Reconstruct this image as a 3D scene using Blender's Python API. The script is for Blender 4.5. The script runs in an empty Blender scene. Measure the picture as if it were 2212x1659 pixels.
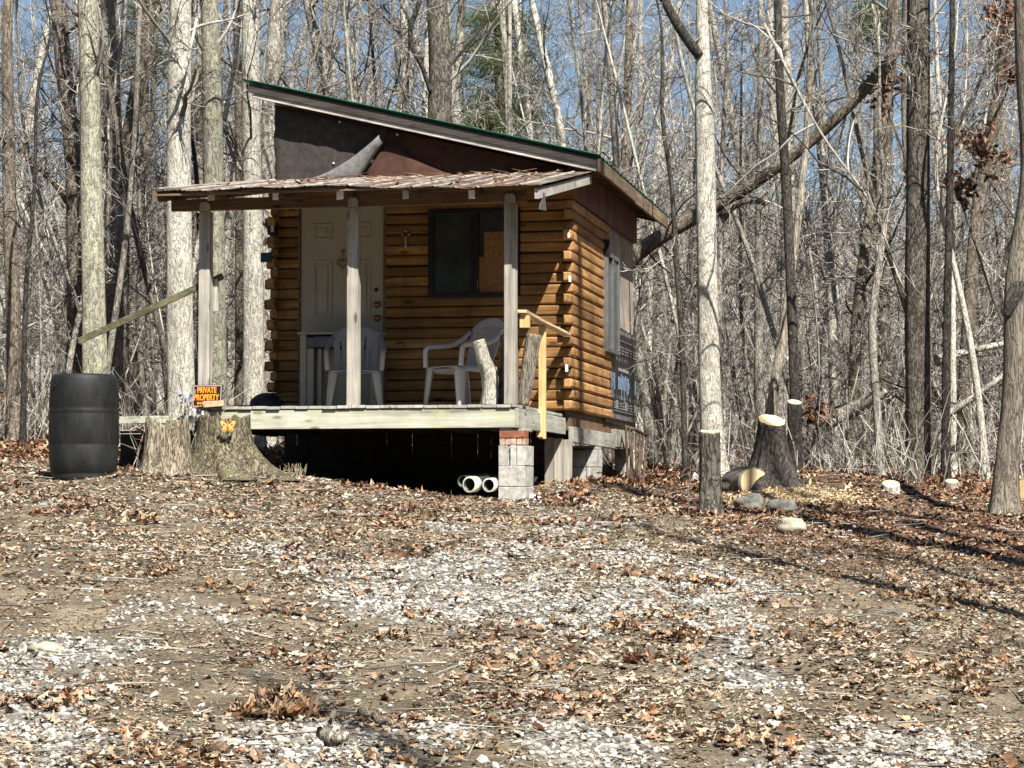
import bpy, math, random
import numpy as np
from mathutils import Vector, Matrix, Quaternion
from math import sin, cos, pi, radians
S = bpy.context.scene
col = S.collection
# ------------------------------------------------------------------ camera, sky, sun, exposure
PITCH = 0.052252
SUN_AZ, SUN_EL = radians(23), radians(48.5)
cam = bpy.data.objects.new('camera', bpy.data.cameras.new('camera'))
col.objects.link(cam); S.camera = cam
cam.data.lens = 81.374; cam.data.sensor_width = 36; cam.data.sensor_fit = 'HORIZONTAL'
cam.location = (0, 0, 0); cam.rotation_euler = (pi/2 + PITCH, 0, 0)
cam.data.clip_start = 0.1; cam.data.clip_end = 3000
S.render.resolution_x = 1024; S.render.resolution_y = 768
W = bpy.data.worlds.new("World"); S.world = W; W.use_nodes = True
_nt = W.node_tree; _bg = _nt.nodes['Background']
_sky = _nt.nodes.new('ShaderNodeTexSky'); _sky.sky_type = 'NISHITA'; _sky.sun_disc = False
_sky.sun_elevation = SUN_EL; _sky.sun_rotation = pi - SUN_AZ; _sky.altitude = 300
_sky.air_density = 1.0; _sky.dust_density = 1.1; _sky.ozone_density = 1.5
_nt.links.new(_sky.outputs[0], _bg.inputs[0]); _bg.inputs[1].default_value = 0.05
sl = bpy.data.lights.new('sun', 'SUN'); sl.energy = 5.0; sl.angle = radians(0.5); sl.color = (1.0, 0.945, 0.865)
sun = bpy.data.objects.new('sun', sl); col.objects.link(sun)
SD = Vector((-sin(SUN_AZ)*cos(SUN_EL), cos(SUN_AZ)*cos(SUN_EL), -sin(SUN_EL)))
sun.rotation_euler = SD.to_track_quat('-Z', 'Y').to_euler(); sun.location = (10, -20, 30)
S.view_settings.view_transform = 'Standard'; S.view_settings.look = 'None'
S.view_settings.exposure = 1.14; S.view_settings.gamma = 1
S.render.engine = 'CYCLES'
S.cycles.max_bounces = 5; S.cycles.diffuse_bounces = 1; S.cycles.glossy_bounces = 2
S.cycles.transparent_max_bounces = 4

# ------------------------------------------------------------------ measuring helpers (eye at the origin)
FW = np.array([0, cos(PITCH), sin(PITCH)]); UP = np.array([0, -sin(PITCH), cos(PITCH)])
CA = math.atan(1044/5000*cos(PITCH))                # the cabin's turn
O = np.array([0.6343, 23.7, 0.0])
RV = np.array([cos(CA), -sin(CA), 0]); DV = np.array([sin(CA), cos(CA), 0])
def ray(x, y): return np.array([(x-1106)/5000, 0, 0]) + UP*(829.5-y)/5000 + FW
def at(x, y, Y): r = ray(x, y); return r*Y/r[1]
def lw(u, v, z): P = O + RV*u + DV*v; return (P[0], P[1], z)
def on_v(x, y, v):
    r = ray(x, y); t = (O@DV+v)/(r@DV); P = r*t-O; return float(P@RV), float(P[2])

# ------------------------------------------------------------------ noise
_rs = np.random.RandomState(7); _tab = _rs.rand(256, 256)
def vnoise(x, y):
    x = np.asarray(x, float); y = np.asarray(y, float)
    xi = np.floor(x).astype(int); yi = np.floor(y).astype(int); fx = x-xi; fy = y-yi
    fx = fx*fx*(3-2*fx); fy = fy*fy*(3-2*fy)
    g = lambda a, b: _tab[a & 255, b & 255]
    return (g(xi, yi)*(1-fx)+g(xi+1, yi)*fx)*(1-fy) + (g(xi, yi+1)*(1-fx)+g(xi+1, yi+1)*fx)*fy
def fbm(x, y, o=4):
    s = 0; a = .5; n = 0
    for i in range(o):
        s = s + a*vnoise(np.asarray(x)*2**i+13.7*i, np.asarray(y)*2**i+5.1*i); n += a; a *= .5
    return s/n

# ------------------------------------------------------------------ terrain height
_GY = [-40, 0, 6, 10, 14, 17, 20, 21.5, 25, 30, 36, 45, 60, 80, 120, 180, 400, 1500]
_GZ = [-2.2, -1.5, -1.42, -1.12, -.68, -.33, -.03, .08, .28, .52, .72, .8, .7, 1.2, 5, 11, 24, 60]
def gz(x, y):
    x = np.asarray(x, float); y = np.asarray(y, float)
    z = np.interp(y, _GY, _GZ)
    tl = np.clip(-x, -14, 14)*.05*np.clip((y-9)/9, 0, 1)
    tl = np.where(x > 2, tl + .035*(np.clip(x, 2, 10)-2)*np.clip((y-18)/8, 0, 1), tl)
    z = z + tl
    z = z + (fbm(x*.9, y*.9, 3)-.5)*.16*np.clip(y/14, .6, 1) + (fbm(x*5, y*5, 2)-.5)*.035
    z = z + (fbm(x*.16+3, y*.16, 2)-.5)*.9*np.clip((y-34)/20, 0, 1)
    z = z + .13*np.exp(-(((x+2.9)/1.2)**2+((y-20.9)/1.0)**2))
    # brushy mound by the fresh stumps
    z = z + .30*np.exp(-(((x-3.15)/1.1)**2+((y-23.8)/.9)**2))
    # hollow under the porch and the cabin
    dx = x-O[0]; dy = y-O[1]; u = dx*RV[0]+dy*RV[1]; v = dx*DV[0]+dy*DV[1]
    m = np.clip((u+3.35)/.4, 0, 1)*np.clip((-.45-u)/.25, 0, 1)*np.clip((v+2.42)/.25, 0, 1)*np.clip((4-v)/.3, 0, 1)
    z = z - .42*m
    return z
def gz1(x, y): return float(gz(np.array([x]), np.array([y]))[0])
def hit(px, py):
    r = ray(px, py); lo = 6.0; Y = 6.0
    while Y < 70:
        P = r*Y/r[1]
        if P[2] <= gz1(P[0], Y): break
        lo = Y; Y += .1
    hi = Y
    for _ in range(14):
        m = (lo+hi)/2; P = r*m/r[1]
        if P[2] <= gz1(P[0], m): hi = m
        else: lo = m
    P = r*hi/r[1]; return np.array([P[0], P[1], gz1(P[0], P[1])])

# ------------------------------------------------------------------ mesh builder
def _norm(v): return v/(np.linalg.norm(v)+1e-12)
class MB:
    def __init__(s): s.V = []; s.L = []; s.C = []; s.n = 0
    def add(s, verts, faces):
        verts = np.asarray(verts, float).reshape(-1, 3)
        if isinstance(faces, np.ndarray):
            s.L.append((faces+s.n).ravel()); s.C.append(np.full(len(faces), faces.shape[1]))
        else:
            for f in faces: s.L.append(np.array(f)+s.n); s.C.append(np.array([len(f)]))
        s.V.append(verts); s.n += len(verts); return s
    def box(s, a, b, jit=0, rng=random):
        x0, y0, z0 = a; x1, y1, z1 = b
        v = [(x0,y0,z0),(x1,y0,z0),(x1,y1,z0),(x0,y1,z0),(x0,y0,z1),(x1,y0,z1),(x1,y1,z1),(x0,y1,z1)]
        if jit: v = [tuple(c+rng.uniform(-jit, jit) for c in p) for p in v]
        return s.add(v, [(0,3,2,1),(4,5,6,7),(0,1,5,4),(1,2,6,5),(2,3,7,6),(3,0,4,7)])
    def beam(s, p0, p1, w, h, up=(0,0,1), jit=0):
        p0 = np.array(p0, float); p1 = np.array(p1, float); d = _norm(p1-p0)
        r = np.cross(d, np.array(up, float))
        if np.linalg.norm(r) < 1e-4: r = np.cross(d, np.array([0, 1., 0]))
        r = _norm(r); u = np.cross(r, d); v = []
        for p in (p0, p1):
            for a, b in ((-1,-1),(1,-1),(1,1),(-1,1)):
                v.append(p+r*a*w/2+u*b*h/2+np.array([random.uniform(-jit, jit) for _ in range(3)]))
        return s.add(v, [(0,1,2,3),(7,6,5,4),(0,4,5,1),(1,5,6,2),(2,6,7,3),(3,7,4,0)])
    def tube(s, pts, rad, k=8, cap=True, disp=None, start=None):
        P = np.asarray(pts, float); n = len(P); rad = np.broadcast_to(np.asarray(rad, float), (n,))
        T = np.gradient(P, axis=0); T /= (np.linalg.norm(T, axis=1)[:, None]+1e-12)
        a = np.array([1., 0, 0]) if abs(T[0][0]) < .9 else np.array([0, 1., 0])
        N = np.empty_like(P); x = _norm(a-T[0]*(a@T[0])); N[0] = x
        for i in range(1, n):
            x = x-T[i]*(x@T[i]); x = x/(math.sqrt(x@x)+1e-12); N[i] = x
        B = np.cross(T, N); th = np.arange(k)*2*pi/k; c = np.cos(th); sn = np.sin(th)
        R = rad[:, None]*np.ones(k)
        if disp is not None: R = R*disp
        V = P[:, None, :]+R[:, :, None]*(N[:, None, :]*c[None, :, None]+B[:, None, :]*sn[None, :, None])
        i = np.arange(n-1)[:, None]*k; j = np.arange(k)[None, :]; j2 = (j+1) % k
        F = np.stack([i+j, i+j2, i+k+j2, i+k+j], -1).reshape(-1, 4)
        b = s.n; s.add(V.reshape(-1, 3), F)
        if cap:
            s.L.append(b+np.arange(k)[::-1]); s.C.append(np.array([k]))
            s.L.append(b+(n-1)*k+np.arange(k)); s.C.append(np.array([k]))
        return s
    def lathe(s, prof, k=24, c=(0,0,0), sx=1, sy=1, cap=True):
        P = np.array([[c[0], c[1], c[2]+z] for r, z in prof], float); n = len(prof)
        th = np.arange(k)*2*pi/k
        V = np.array([[[P[i][0]+prof[i][0]*cos(t)*sx, P[i][1]+prof[i][0]*sin(t)*sy, P[i][2]] for t in th] for i in range(n)])
        i = np.arange(n-1)[:, None]*k; j = np.arange(k)[None, :]; j2 = (j+1) % k
        F = np.stack([i+j, i+j2, i+k+j2, i+k+j], -1).reshape(-1, 4)
        b = s.n; s.add(V.reshape(-1, 3), F)
        if cap:
            s.L.append(b+np.arange(k)[::-1]); s.C.append(np.array([k]))
            s.L.append(b+(n-1)*k+np.arange(k)); s.C.append(np.array([k]))
        return s
    def grid(s, G):
        G = np.asarray(G, float); n, m = G.shape[:2]
        i = np.arange(n-1)[:, None]*m; j = np.arange(m-1)[None, :]
        F = np.stack([i+j, i+j+1, i+m+j+1, i+m+j], -1).reshape(-1, 4)
        return s.add(G.reshape(-1, 3), F)
    def prism(s, out, axis, a, b):
        n = len(out); v = []
        for t in (a, b):
            for p, q in out:
                v.append({'x': (t, p, q), 'y': (p, t, q), 'z': (p, q, t)}[axis])
        f = [tuple(range(n)), tuple(range(2*n-1, n-1, -1))]+[(i, i+n, (i+1) % n+n, (i+1) % n) for i in range(n)]
        return s.add(v, f)
    def mesh(s, name, smooth=False):
        m = bpy.data.meshes.new(name)
        V = np.concatenate(s.V); L = np.concatenate(s.L).astype(np.int32); C = np.concatenate(s.C).astype(np.int32)
        m.vertices.add(len(V)); m.vertices.foreach_set('co', V.astype(np.float32).ravel())
        m.loops.add(len(L)); m.loops.foreach_set('vertex_index', L)
        m.polygons.add(len(C)); st = np.zeros(len(C), np.int32); st[1:] = np.cumsum(C)[:-1]
        m.polygons.foreach_set('loop_start', st); m.polygons.foreach_set('loop_total', C)
        m.polygons.foreach_set('use_smooth', np.full(len(C), bool(smooth)))
        m.update(calc_edges=True); m.validate(); return m
    def build(s, name, mt, parent=None, smooth=False, bevel=0, solid=0, loc=None, rot=None, fix=True):
        me = s.mesh(name, smooth)
        if fix and len(me.vertices) < 60000:
            import bmesh
            bm = bmesh.new(); bm.from_mesh(me); bmesh.ops.recalc_face_normals(bm, faces=bm.faces); bm.to_mesh(me); bm.free()
        o = bpy.data.objects.new(name, me); col.objects.link(o)
        if mt: me.materials.append(mt)
        if parent: o.parent = parent
        if loc is not None: o.location = [float(c) for c in loc]
        if rot is not None: o.rotation_euler = rot
        if solid:
            md = o.modifiers.new('s', 'SOLIDIFY'); md.thickness = solid; md.offset = 0
        if bevel:
            md = o.modifiers.new('b', 'BEVEL'); md.width = bevel; md.segments = 2; md.limit_method = 'ANGLE'; md.angle_limit = radians(40)
        return o
def tag(o, label=None, cat=None, group=None, kind=None):
    if label: o['label'] = label
    if cat: o['category'] = cat
    if group: o['group'] = group
    if kind: o['kind'] = kind
    return o
def thing(name, label, cat, loc=(0,0,0), rz=0, group=None):
    o = bpy.data.objects.new(name, None); col.objects.link(o); o.empty_display_size = .1
    o.location = [float(c) for c in loc]; o.rotation_euler = (0, 0, rz)
    return tag(o, label, cat, group)
def copy_thing(o, loc, rz, label=None, group=None, scale=1):
    c = o.copy(); col.objects.link(c); c.location = loc; c.rotation_euler = (c.rotation_euler[0], c.rotation_euler[1], rz)
    c.scale = (scale,)*3
    if label: c['label'] = label
    if group: c['group'] = group
    for ch in o.children:
        d = ch.copy(); col.objects.link(d); d.parent = c
        for g in ch.children:
            e = g.copy(); col.objects.link(e); e.parent = d
    return c

# ------------------------------------------------------------------ materials
class NT:
    def __init__(s, name):
        s.m = bpy.data.materials.new(name); s.m.use_nodes = True; s.t = s.m.node_tree; s.b = s.t.nodes['Principled BSDF']
    def n(s, ty, **kw):
        o = s.t.nodes.new('ShaderNode'+ty)
        for k, v in kw.items():
            if k in o.inputs.keys(): o.inputs[k].default_value = v
            else: setattr(o, k, v)
        return o
    def l(s, a, b): s.t.links.new(a, b)
    def coord(s, scale=(1,1,1), rot=(0,0,0), out='Object'):
        t = s.n('TexCoord'); mp = s.n('Mapping'); mp.inputs['Scale'].default_value = scale; mp.inputs['Rotation'].default_value = rot
        s.l(t.outputs[out], mp.inputs[0]); return mp.outputs[0]
    def noise(s, vec, sc, det=4, rough=.6, dist=0):
        o = s.n('TexNoise'); o.inputs['Scale'].default_value = sc; o.inputs['Detail'].default_value = det
        o.inputs['Roughness'].default_value = rough; o.inputs['Distortion'].default_value = dist
        s.l(vec, o.inputs['Vector']); return o.outputs['Fac']
    def voro(s, vec, sc, feat='F1', rnd=1, out='Distance'):
        o = s.n('TexVoronoi'); o.feature = feat; o.inputs['Scale'].default_value = sc; o.inputs['Randomness'].default_value = rnd
        s.l(vec, o.inputs['Vector']); return o.outputs[out]
    def ramp(s, fac, stops, interp='LINEAR'):
        o = s.n('ValToRGB'); cr = o.color_ramp; cr.interpolation = interp
        while len(cr.elements) < len(stops): cr.elements.new(.5)
        for e, (p, c) in zip(cr.elements, stops):
            e.position = p; e.color = (c, c, c, 1) if isinstance(c, (int, float)) else (*c, 1)
        s.l(fac, o.inputs[0]); return o.outputs[0]
    def mix(s, a, b, fac, mode='MIX'):
        o = s.n('MixRGB'); o.blend_type = mode
        for i, q in ((0, fac), (1, a), (2, b)):
            if isinstance(q, (int, float)): o.inputs[i].default_value = q if i == 0 else (q, q, q, 1)
            elif isinstance(q, tuple): o.inputs[i].default_value = (*q, 1)
            else: s.l(q, o.inputs[i])
        return o.outputs[0]
    def math(s, a, b, op='MULTIPLY'):
        o = s.n('Math'); o.operation = op
        for i, q in ((0, a), (1, b)):
            if isinstance(q, (int, float)): o.inputs[i].default_value = q
            else: s.l(q, o.inputs[i])
        return o.outputs[0]
    def island(s): return s.n('NewGeometry').outputs['Random Per Island']
    def objrnd(s): return s.n('ObjectInfo').outputs['Random']
    def done(s, colr, rough=.8, bump=None, strength=.4, dist=.01, metal=0, spec=.3):
        if isinstance(colr, tuple): s.b.inputs['Base Color'].default_value = (*colr, 1)
        else: s.l(colr, s.b.inputs['Base Color'])
        if isinstance(rough, (int, float)): s.b.inputs['Roughness'].default_value = rough
        else: s.l(rough, s.b.inputs['Roughness'])
        s.b.inputs['Metallic'].default_value = metal; s.b.inputs['Specular IOR Level'].default_value = spec
        if bump is not None:
            o = s.n('Bump'); o.inputs['Strength'].default_value = strength; o.inputs['Distance'].default_value = dist
            s.l(bump, o.inputs['Height']); s.l(o.outputs[0], s.b.inputs['Normal'])
        return s.m
def wood(name, axis, dark, mid, light, knots=True, var=.25, gs=22, rough=.75, stain=None, bump=.35):
    m = NT(name); lo = .05
    sc = {'x': (lo, 1, 1), 'y': (1, lo, 1), 'z': (1, 1, lo)}[axis]
    v = m.coord(sc); isl = m.island()
    off = m.n('VectorMath'); off.operation = 'ADD'; cmb = m.n('CombineXYZ')
    sh = m.math(isl, 7.3); 
    for i in range(3): m.l(sh, cmb.inputs[i])
    m.l(v, off.inputs[0]); m.l(cmb.outputs[0], off.inputs[1]); v = off.outputs[0]
    g = m.noise(v, gs, 6, .65, 1.2); g2 = m.noise(v, gs*4, 3, .6, .3)
    gg = m.math(m.math(g, .7), m.math(g2, .3), 'ADD')
    c = m.ramp(gg, [(.3, dark), (.48, mid), (.68, light)])
    big = m.noise(m.coord((1,1,1)), 2.1, 3, .6)
    c = m.mix(c, m.ramp(big, [(.3, .6), (.7, 1.25)]), .75, 'MULTIPLY')
    c = m.mix(c, m.ramp(isl, [(0, 1-var), (1, 1+var)]), 1, 'MULTIPLY')
    if knots:
        ks = {'x': (.35, 1, 1), 'y': (1, .35, 1), 'z': (1, 1, .35)}[axis]
        k = m.voro(m.coord(ks), 7.0); kk = m.ramp(k, [(.08, 1), (.17, 0)])
        c = m.mix(c, tuple(x*.35 for x in dark), m.math(kk, .75))
    if stain:
        st = m.ramp(m.noise(m.coord((1,1,1)), 3.3, 4, .7), [(.48, 0), (.66, 1)])
        c = m.mix(c, stain, m.math(st, .6))
    return m.done(c, rough, gg, bump, .006, spec=.2)
def bark(name, dark, mid, light, lichen=(.5,.5,.36), lam=.5, sc=18, strength=.9, zs=.38):
    m = NT(name); r = m.objrnd(); v = m.coord((1, 1, zs*.75))
    n1 = m.noise(v, sc*1.25, 3, .55, 1.3)
    cr = m.math(m.math(n1, .5, 'SUBTRACT'), 0, 'ADD'); ab = m.n('Math'); ab.operation = 'ABSOLUTE'; m.l(cr, ab.inputs[0])
    ridge = m.ramp(ab.outputs[0], [(0, 0), (.035, .55), (.11, 1)])
    f = m.noise(v, sc*4.5, 5, .75, .5); big2 = m.noise(m.coord((1, 1, .6)), sc*.55, 4, .7, .4)
    h = m.math(m.math(ridge, .36), m.math(f, .5), 'ADD'); h = m.math(h, m.math(big2, .34), 'ADD')
    c = m.ramp(h, [(.30, dark), (.60, mid), (.88, light)])
    L = m.noise(m.coord((1, 1, .7)), 12, 6, .78, .6)
    th = .60-.16*lam
    c = m.mix(c, lichen, m.math(m.ramp(L, [(th, 0), (th+.05, 1)]), .75 if lam > .3 else .45))
    big = m.noise(m.coord((1, 1, .3)), 1.1, 3, .6)
    c = m.mix(c, m.ramp(big, [(.3, .62), (.72, 1.2)]), .8, 'MULTIPLY')
    c = m.mix(c, m.ramp(r, [(0, .72), (1, 1.25)]), 1, 'MULTIPLY')
    return m.done(c, .92, h, strength, .025, spec=.1)
def plain(name, c, rough=.6, var=.12, sc=9, metal=0, bump=.15, spec=.4, isl=0, det=4):
    m = NT(name); n = m.noise(m.coord(), sc, det, .65)
    k = m.mix(c, m.ramp(n, [(.3, 1-var*1.6), (.7, 1+var)]), 1, 'MULTIPLY')
    if isl: k = m.mix(k, m.ramp(m.island(), [(0, 1-isl), (1, 1+isl)]), 1, 'MULTIPLY')
    return m.done(k, rough, n, bump, .01, metal, spec)
M = {}
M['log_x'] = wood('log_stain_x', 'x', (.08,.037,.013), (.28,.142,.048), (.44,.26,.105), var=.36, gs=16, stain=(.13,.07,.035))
M['log_y'] = wood('log_stain_y', 'y', (.09,.045,.018), (.35,.19,.075), (.53,.33,.15), var=.3, gs=16, stain=(.20,.105,.045))  # lighter than the front logs: sun on the side wall put into the colour
M['grey_x'] = wood('weathered_x', 'x', (.17,.16,.12), (.42,.42,.34), (.60,.60,.50), var=.1, gs=10, stain=(.42,.44,.22), bump=.5)
M['grey_y'] = wood('weathered_y', 'y', (.17,.16,.13), (.36,.36,.31), (.50,.50,.44), var=.15, gs=12, bump=.5)
M['grey_z'] = wood('weathered_z', 'z', (.12,.105,.085), (.32,.30,.255), (.55,.525,.46), var=.12, gs=11, bump=.5)
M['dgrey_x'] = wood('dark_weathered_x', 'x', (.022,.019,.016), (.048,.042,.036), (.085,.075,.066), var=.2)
M['fascia'] = wood('fascia_grey_x', 'x', (.16,.14,.12), (.40,.37,.33), (.62,.59,.54), var=.15, bump=.5)
M['rafter_y'] = wood('rafter_y', 'y', (.07,.05,.035), (.17,.125,.085), (.28,.22,.16), var=.3)
M['beam_x'] = wood('beam_brown_x', 'x', (.06,.035,.022), (.16,.10,.06), (.25,.17,.10), var=.2)
M['fresh_z'] = wood('fresh_lumber_z', 'z', (.50,.30,.11), (.66,.45,.20), (.78,.58,.30), var=.08, gs=9)
M['fresh_y'] = wood('fresh_lumber_y', 'y', (.34,.24,.14), (.56,.42,.26), (.68,.55,.38), var=.1, gs=9)
M['osb'] = wood('plywood_brown', 'z', (.07,.04,.03), (.15,.085,.065), (.24,.16,.13), knots=False, var=.1)
M['sheath'] = wood('weathered_sheathing', 'z', (.12,.09,.07), (.33,.28,.235), (.60,.55,.48), knots=False, var=.1, gs=26, bump=.7)
M['board'] = plain('particle_board', (.30,.15,.06), .8, .3, 30)
M['felt_black'] = plain('tar_felt', (.040,.034,.030), .95, .3, 14)
M['felt_grey'] = plain('tar_felt_back', (.17,.165,.155), .95, .25, 20)
M['felt_brown'] = plain('brown_felt', (.050,.021,.012), .95, .3, 11)
M['green_metal'] = plain('green_roof_metal', (.02,.10,.065), .35, .1, 5, metal=.2)
M['white_door'] = plain('door_paint', (.43,.375,.29), .5, .06, 6, bump=.05)
M['white_plastic'] = plain('white_plastic', (.52,.455,.445), .45, .04, 8, bump=.04)
M['shaded_plastic'] = plain('shaded_chair_plastic', (.30,.285,.275), .5, .08, 8, bump=.04)  # left chair's plastic, greyed: the porch shade is put into its colour
M['grey_paint'] = plain('dark_grey_paint', (.13,.13,.13), .5, .2, 10)
M['brass'] = plain('aged_brass', (.30,.19,.08), .4, .2, 20, metal=.8)
M['iron'] = plain('dark_iron', (.05,.03,.022), .6, .2, 20, metal=.5)
M['black'] = plain('black_plastic_trim', (.012,.012,.014), .4, .1, 10)
M['solar'] = plain('solar_cell', (.03,.045,.07), .2, .1, 10)
M['lens'] = plain('lamp_lens', (.55,.55,.52), .2, .05, 10)
M['alu'] = plain('aluminium_frame', (.24,.25,.245), .4, .12, 10, metal=.7)
M['white_sunlit'] = plain('white_tag_and_sunlit_end', (.8,.8,.77), .6, .06, 10)
M['wrap'] = plain('house_wrap_black', (.016,.016,.018), .45, .2, 4, bump=.3)
M['ink'] = plain('wrap_white_ink', (.24,.24,.24), .7, .3, 30)
M['blueink'] = plain('wrap_blue_ink', (.20,.28,.40), .7, .4, 40)
M['orange'] = plain('sign_orange', (.95,.30,.02), .5, .05, 5)
M['signwhite'] = plain('sign_cream', (.80,.62,.40), .5, .05, 5)
M['signblack'] = plain('sign_black', (.015,.012,.012), .4, .05, 5)
M['concrete'] = plain('cinder_concrete', (.42,.41,.37), .92, .3, 16, bump=.6, isl=.16, det=8)
M['brick'] = plain('red_brick', (.28,.105,.06), .9, .25, 18, bump=.4, isl=.1)
M['brickside'] = plain('pale_brick', (.46,.32,.24), .9, .3, 18, bump=.4, isl=.2)
M['pvc'] = plain('white_pvc', (.72,.71,.60), .4, .1, 10)
M['pvcgreen'] = plain('dark_pipe', (.05,.06,.05), .5, .1, 10)
M['butter_o'] = plain('butterfly_orange', (.85,.26,.04), .5, .3, 40)
M['butter_y'] = plain('butterfly_yellow', (.80,.42,.12), .5, .3, 40)
M['silver'] = plain('pale_silver', (.45,.45,.47), .3, .15, 40, metal=.2)
M['rock'] = plain('pale_rock', (.38,.36,.27), .95, .4, 8, bump=1, det=8)
M['darkrock'] = plain('dark_rock', (.15,.15,.13), .95, .5, 9, bump=1, det=8)
M['bag'] = plain('black_bag', (.012,.012,.014), .5, .3, 10, bump=.6)
M['white_rag'] = plain('white_debris', (.6,.6,.58), .8, .2, 20)
# black barrel plastic, scuffed and dusty
m = NT('barrel_plastic'); v = m.coord((1,1,.5)); n1 = m.noise(v, 5, 6, .7, .5); n2 = m.noise(m.coord((3,3,.3)), 22, 3, .6)
c = m.ramp(n1, [(.35, (.009,.010,.011)), (.62, (.019,.020,.020))]); c = m.mix(c, (.09,.086,.08), m.math(m.ramp(n2, [(.60, 0), (.74, 1)]), .25))
M['barrel'] = m.done(c, m.ramp(n1, [(.3, .42), (.7, .65)]), n1, .15, .01, spec=.22)
# rusted porch roofing
m = NT('rusty_roofing'); n1 = m.noise(m.coord((1.2,.35,1)), 4.5, 6, .7, .6); n2 = m.noise(m.coord((6,.6,1)), 6, 3, .6)
c = m.ramp(n1, [(.34, (.05,.035,.028)), (.48, (.10,.078,.062)), (.60, (.18,.15,.125)), (.75, (.34,.315,.28))])
sx = m.n('SeparateXYZ'); m.l(m.coord(), sx.inputs[0]); fr = m.math(m.math(m.math(sx.outputs[0], 3.52, 'ADD'), 1/.2032), 1, 'MODULO')
pk = m.n('Math'); pk.operation = 'ABSOLUTE'; m.l(m.math(fr, .5, 'SUBTRACT'), pk.inputs[0])
rib = m.math(m.ramp(pk.outputs[0], [(.06, 1), (.17, 0)]), m.ramp(n2, [(.38, .2), (.6, 1)]))
c = m.mix(c, (.46,.43,.38), m.math(rib, .7))  # pale ribs: highlights along the crests painted into the roofing colour
M['rust_roof'] = m.done(c, .65, n1, .2, .01, metal=.05)
m = NT('rusty_sheet'); n1 = m.noise(m.coord((1,1,.4)), 8, 6, .7, .4)
M['rust_sheet'] = m.done(m.ramp(n1, [(.3, (.028,.019,.013)), (.5, (.072,.045,.03)), (.7, (.17,.115,.08))]), .85, n1, .4, .01)
# window glass: dark pane that mirrors the sky a little
m = NT('window_glass'); n = m.noise(m.coord(), 3, 5, .7); nf = m.noise(m.coord(), 40, 3, .7)
M['glass'] = m.done(m.mix(m.ramp(n, [(.35, (.018,.024,.022)), (.7, (.05,.058,.052))]), (.16,.17,.16), m.math(m.ramp(nf, [(.6, 0), (.75, 1)]), .3)), .12, spec=.6)
m = NT('window_glass_painted_sky'); n = m.noise(m.coord((1,3,.6)), 5, 6, .75, 1.5)  # pale streaks in the pane colour imitate reflected sky
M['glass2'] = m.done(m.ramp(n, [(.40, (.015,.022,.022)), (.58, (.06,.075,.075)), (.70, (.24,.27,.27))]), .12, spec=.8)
# barks
M['bark_pale'] = bark('bark_pale_lichen', (.09,.085,.065), (.28,.265,.21), (.46,.44,.36), (.52,.52,.37), .62, 15)
M['bark_grey'] = bark('bark_grey', (.07,.062,.052), (.25,.225,.19), (.47,.44,.38), (.50,.50,.43), .45, 17)
M['bark_white'] = bark('bark_white', (.15,.135,.11), (.42,.39,.33), (.66,.63,.55), (.60,.60,.50), .6, 15)
M['bark_brown'] = bark('bark_brown', (.045,.036,.028), (.16,.13,.10), (.31,.27,.215), (.36,.37,.28), .3, 17, 1)
M['bark_dark'] = bark('bark_dark', (.018,.016,.014), (.05,.045,.038), (.12,.11,.095), (.22,.22,.18), .15, 17, 1)
M['bark_furrow'] = bark('bark_furrowed', (.06,.052,.04), (.24,.21,.165), (.42,.385,.31), (.42,.42,.30), .2, 21, 1, .16)
M['bark_umber'] = bark('bark_umber', (.018,.016,.013), (.08,.07,.057), (.21,.19,.16), (.27,.27,.21), .3, 17, 1)
M['stump'] = bark('old_stump_wood', (.02,.015,.010), (.20,.165,.115), (.56,.50,.40), (.34,.31,.18), .4, 24, 1, .22)
M['stump_dark'] = bark('old_stump_mossy', (.012,.010,.008), (.115,.095,.065), (.36,.32,.23), (.20,.20,.10), .5, 20, 1, .45)
M['rail_dark'] = wood('mossy_rail', 'x', (.03,.03,.015), (.085,.08,.045), (.18,.17,.10), var=.1)
M['cut'] = plain('fresh_cut_wood', (.80,.55,.24), .8, .14, 7)
m = NT('fresh_cut_rings'); w = m.n('TexWave'); w.wave_type = 'RINGS'; w.rings_direction = 'Z'; w.inputs['Scale'].default_value = 14; w.inputs['Distortion'].default_value = 2
m.l(m.coord(), w.inputs['Vector']); n = m.noise(m.coord(), 8, 4)
M['cut'] = m.done(m.mix(m.ramp(w.outputs['Fac'], [(0, (.74,.53,.27)), (1, (.84,.65,.38))]), m.ramp(n, [(.3, .8), (.7, 1.1)]), 1, 'MULTIPLY'), .85, spec=.2)
M['oldcut'] = plain('old_cut_wood', (.46,.38,.26), .9, .3, 10)
def twigmat(name, c0, c1, c2):
    m = NT(name); n = m.noise(m.coord(), 3, 3, .6); r = m.island()
    c = m.ramp(r, [(0, c0), (.5, c1), (1, c2)])
    c = m.mix(c, m.ramp(m.objrnd(), [(0, .7), (1, 1.2)]), 1, 'MULTIPLY')
    return m.done(m.mix(c, m.ramp(n, [(.3, .75), (.7, 1.2)]), 1, 'MULTIPLY'), .9, spec=.1)
M['twig'] = twigmat('twig_bark', (.045,.041,.036), (.19,.175,.15), (.50,.47,.42))
M['twig_pale'] = twigmat('twig_bark_pale', (.09,.08,.07), (.29,.27,.235), (.62,.59,.53))
M['needles'] = plain('pine_needles', (.085,.115,.035), .8, .3, 2, isl=.35)
def leafmat(name, stops, rough=.75):
    m = NT(name); r = m.island(); c = m.ramp(r, stops)
    n = m.noise(m.coord(), 35, 3, .6)
    c = m.mix(c, m.ramp(n, [(.3, .8), (.7, 1.15)]), 1, 'MULTIPLY')
    m.done(c, rough, n, .25, .004, spec=.25); return m.m
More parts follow.
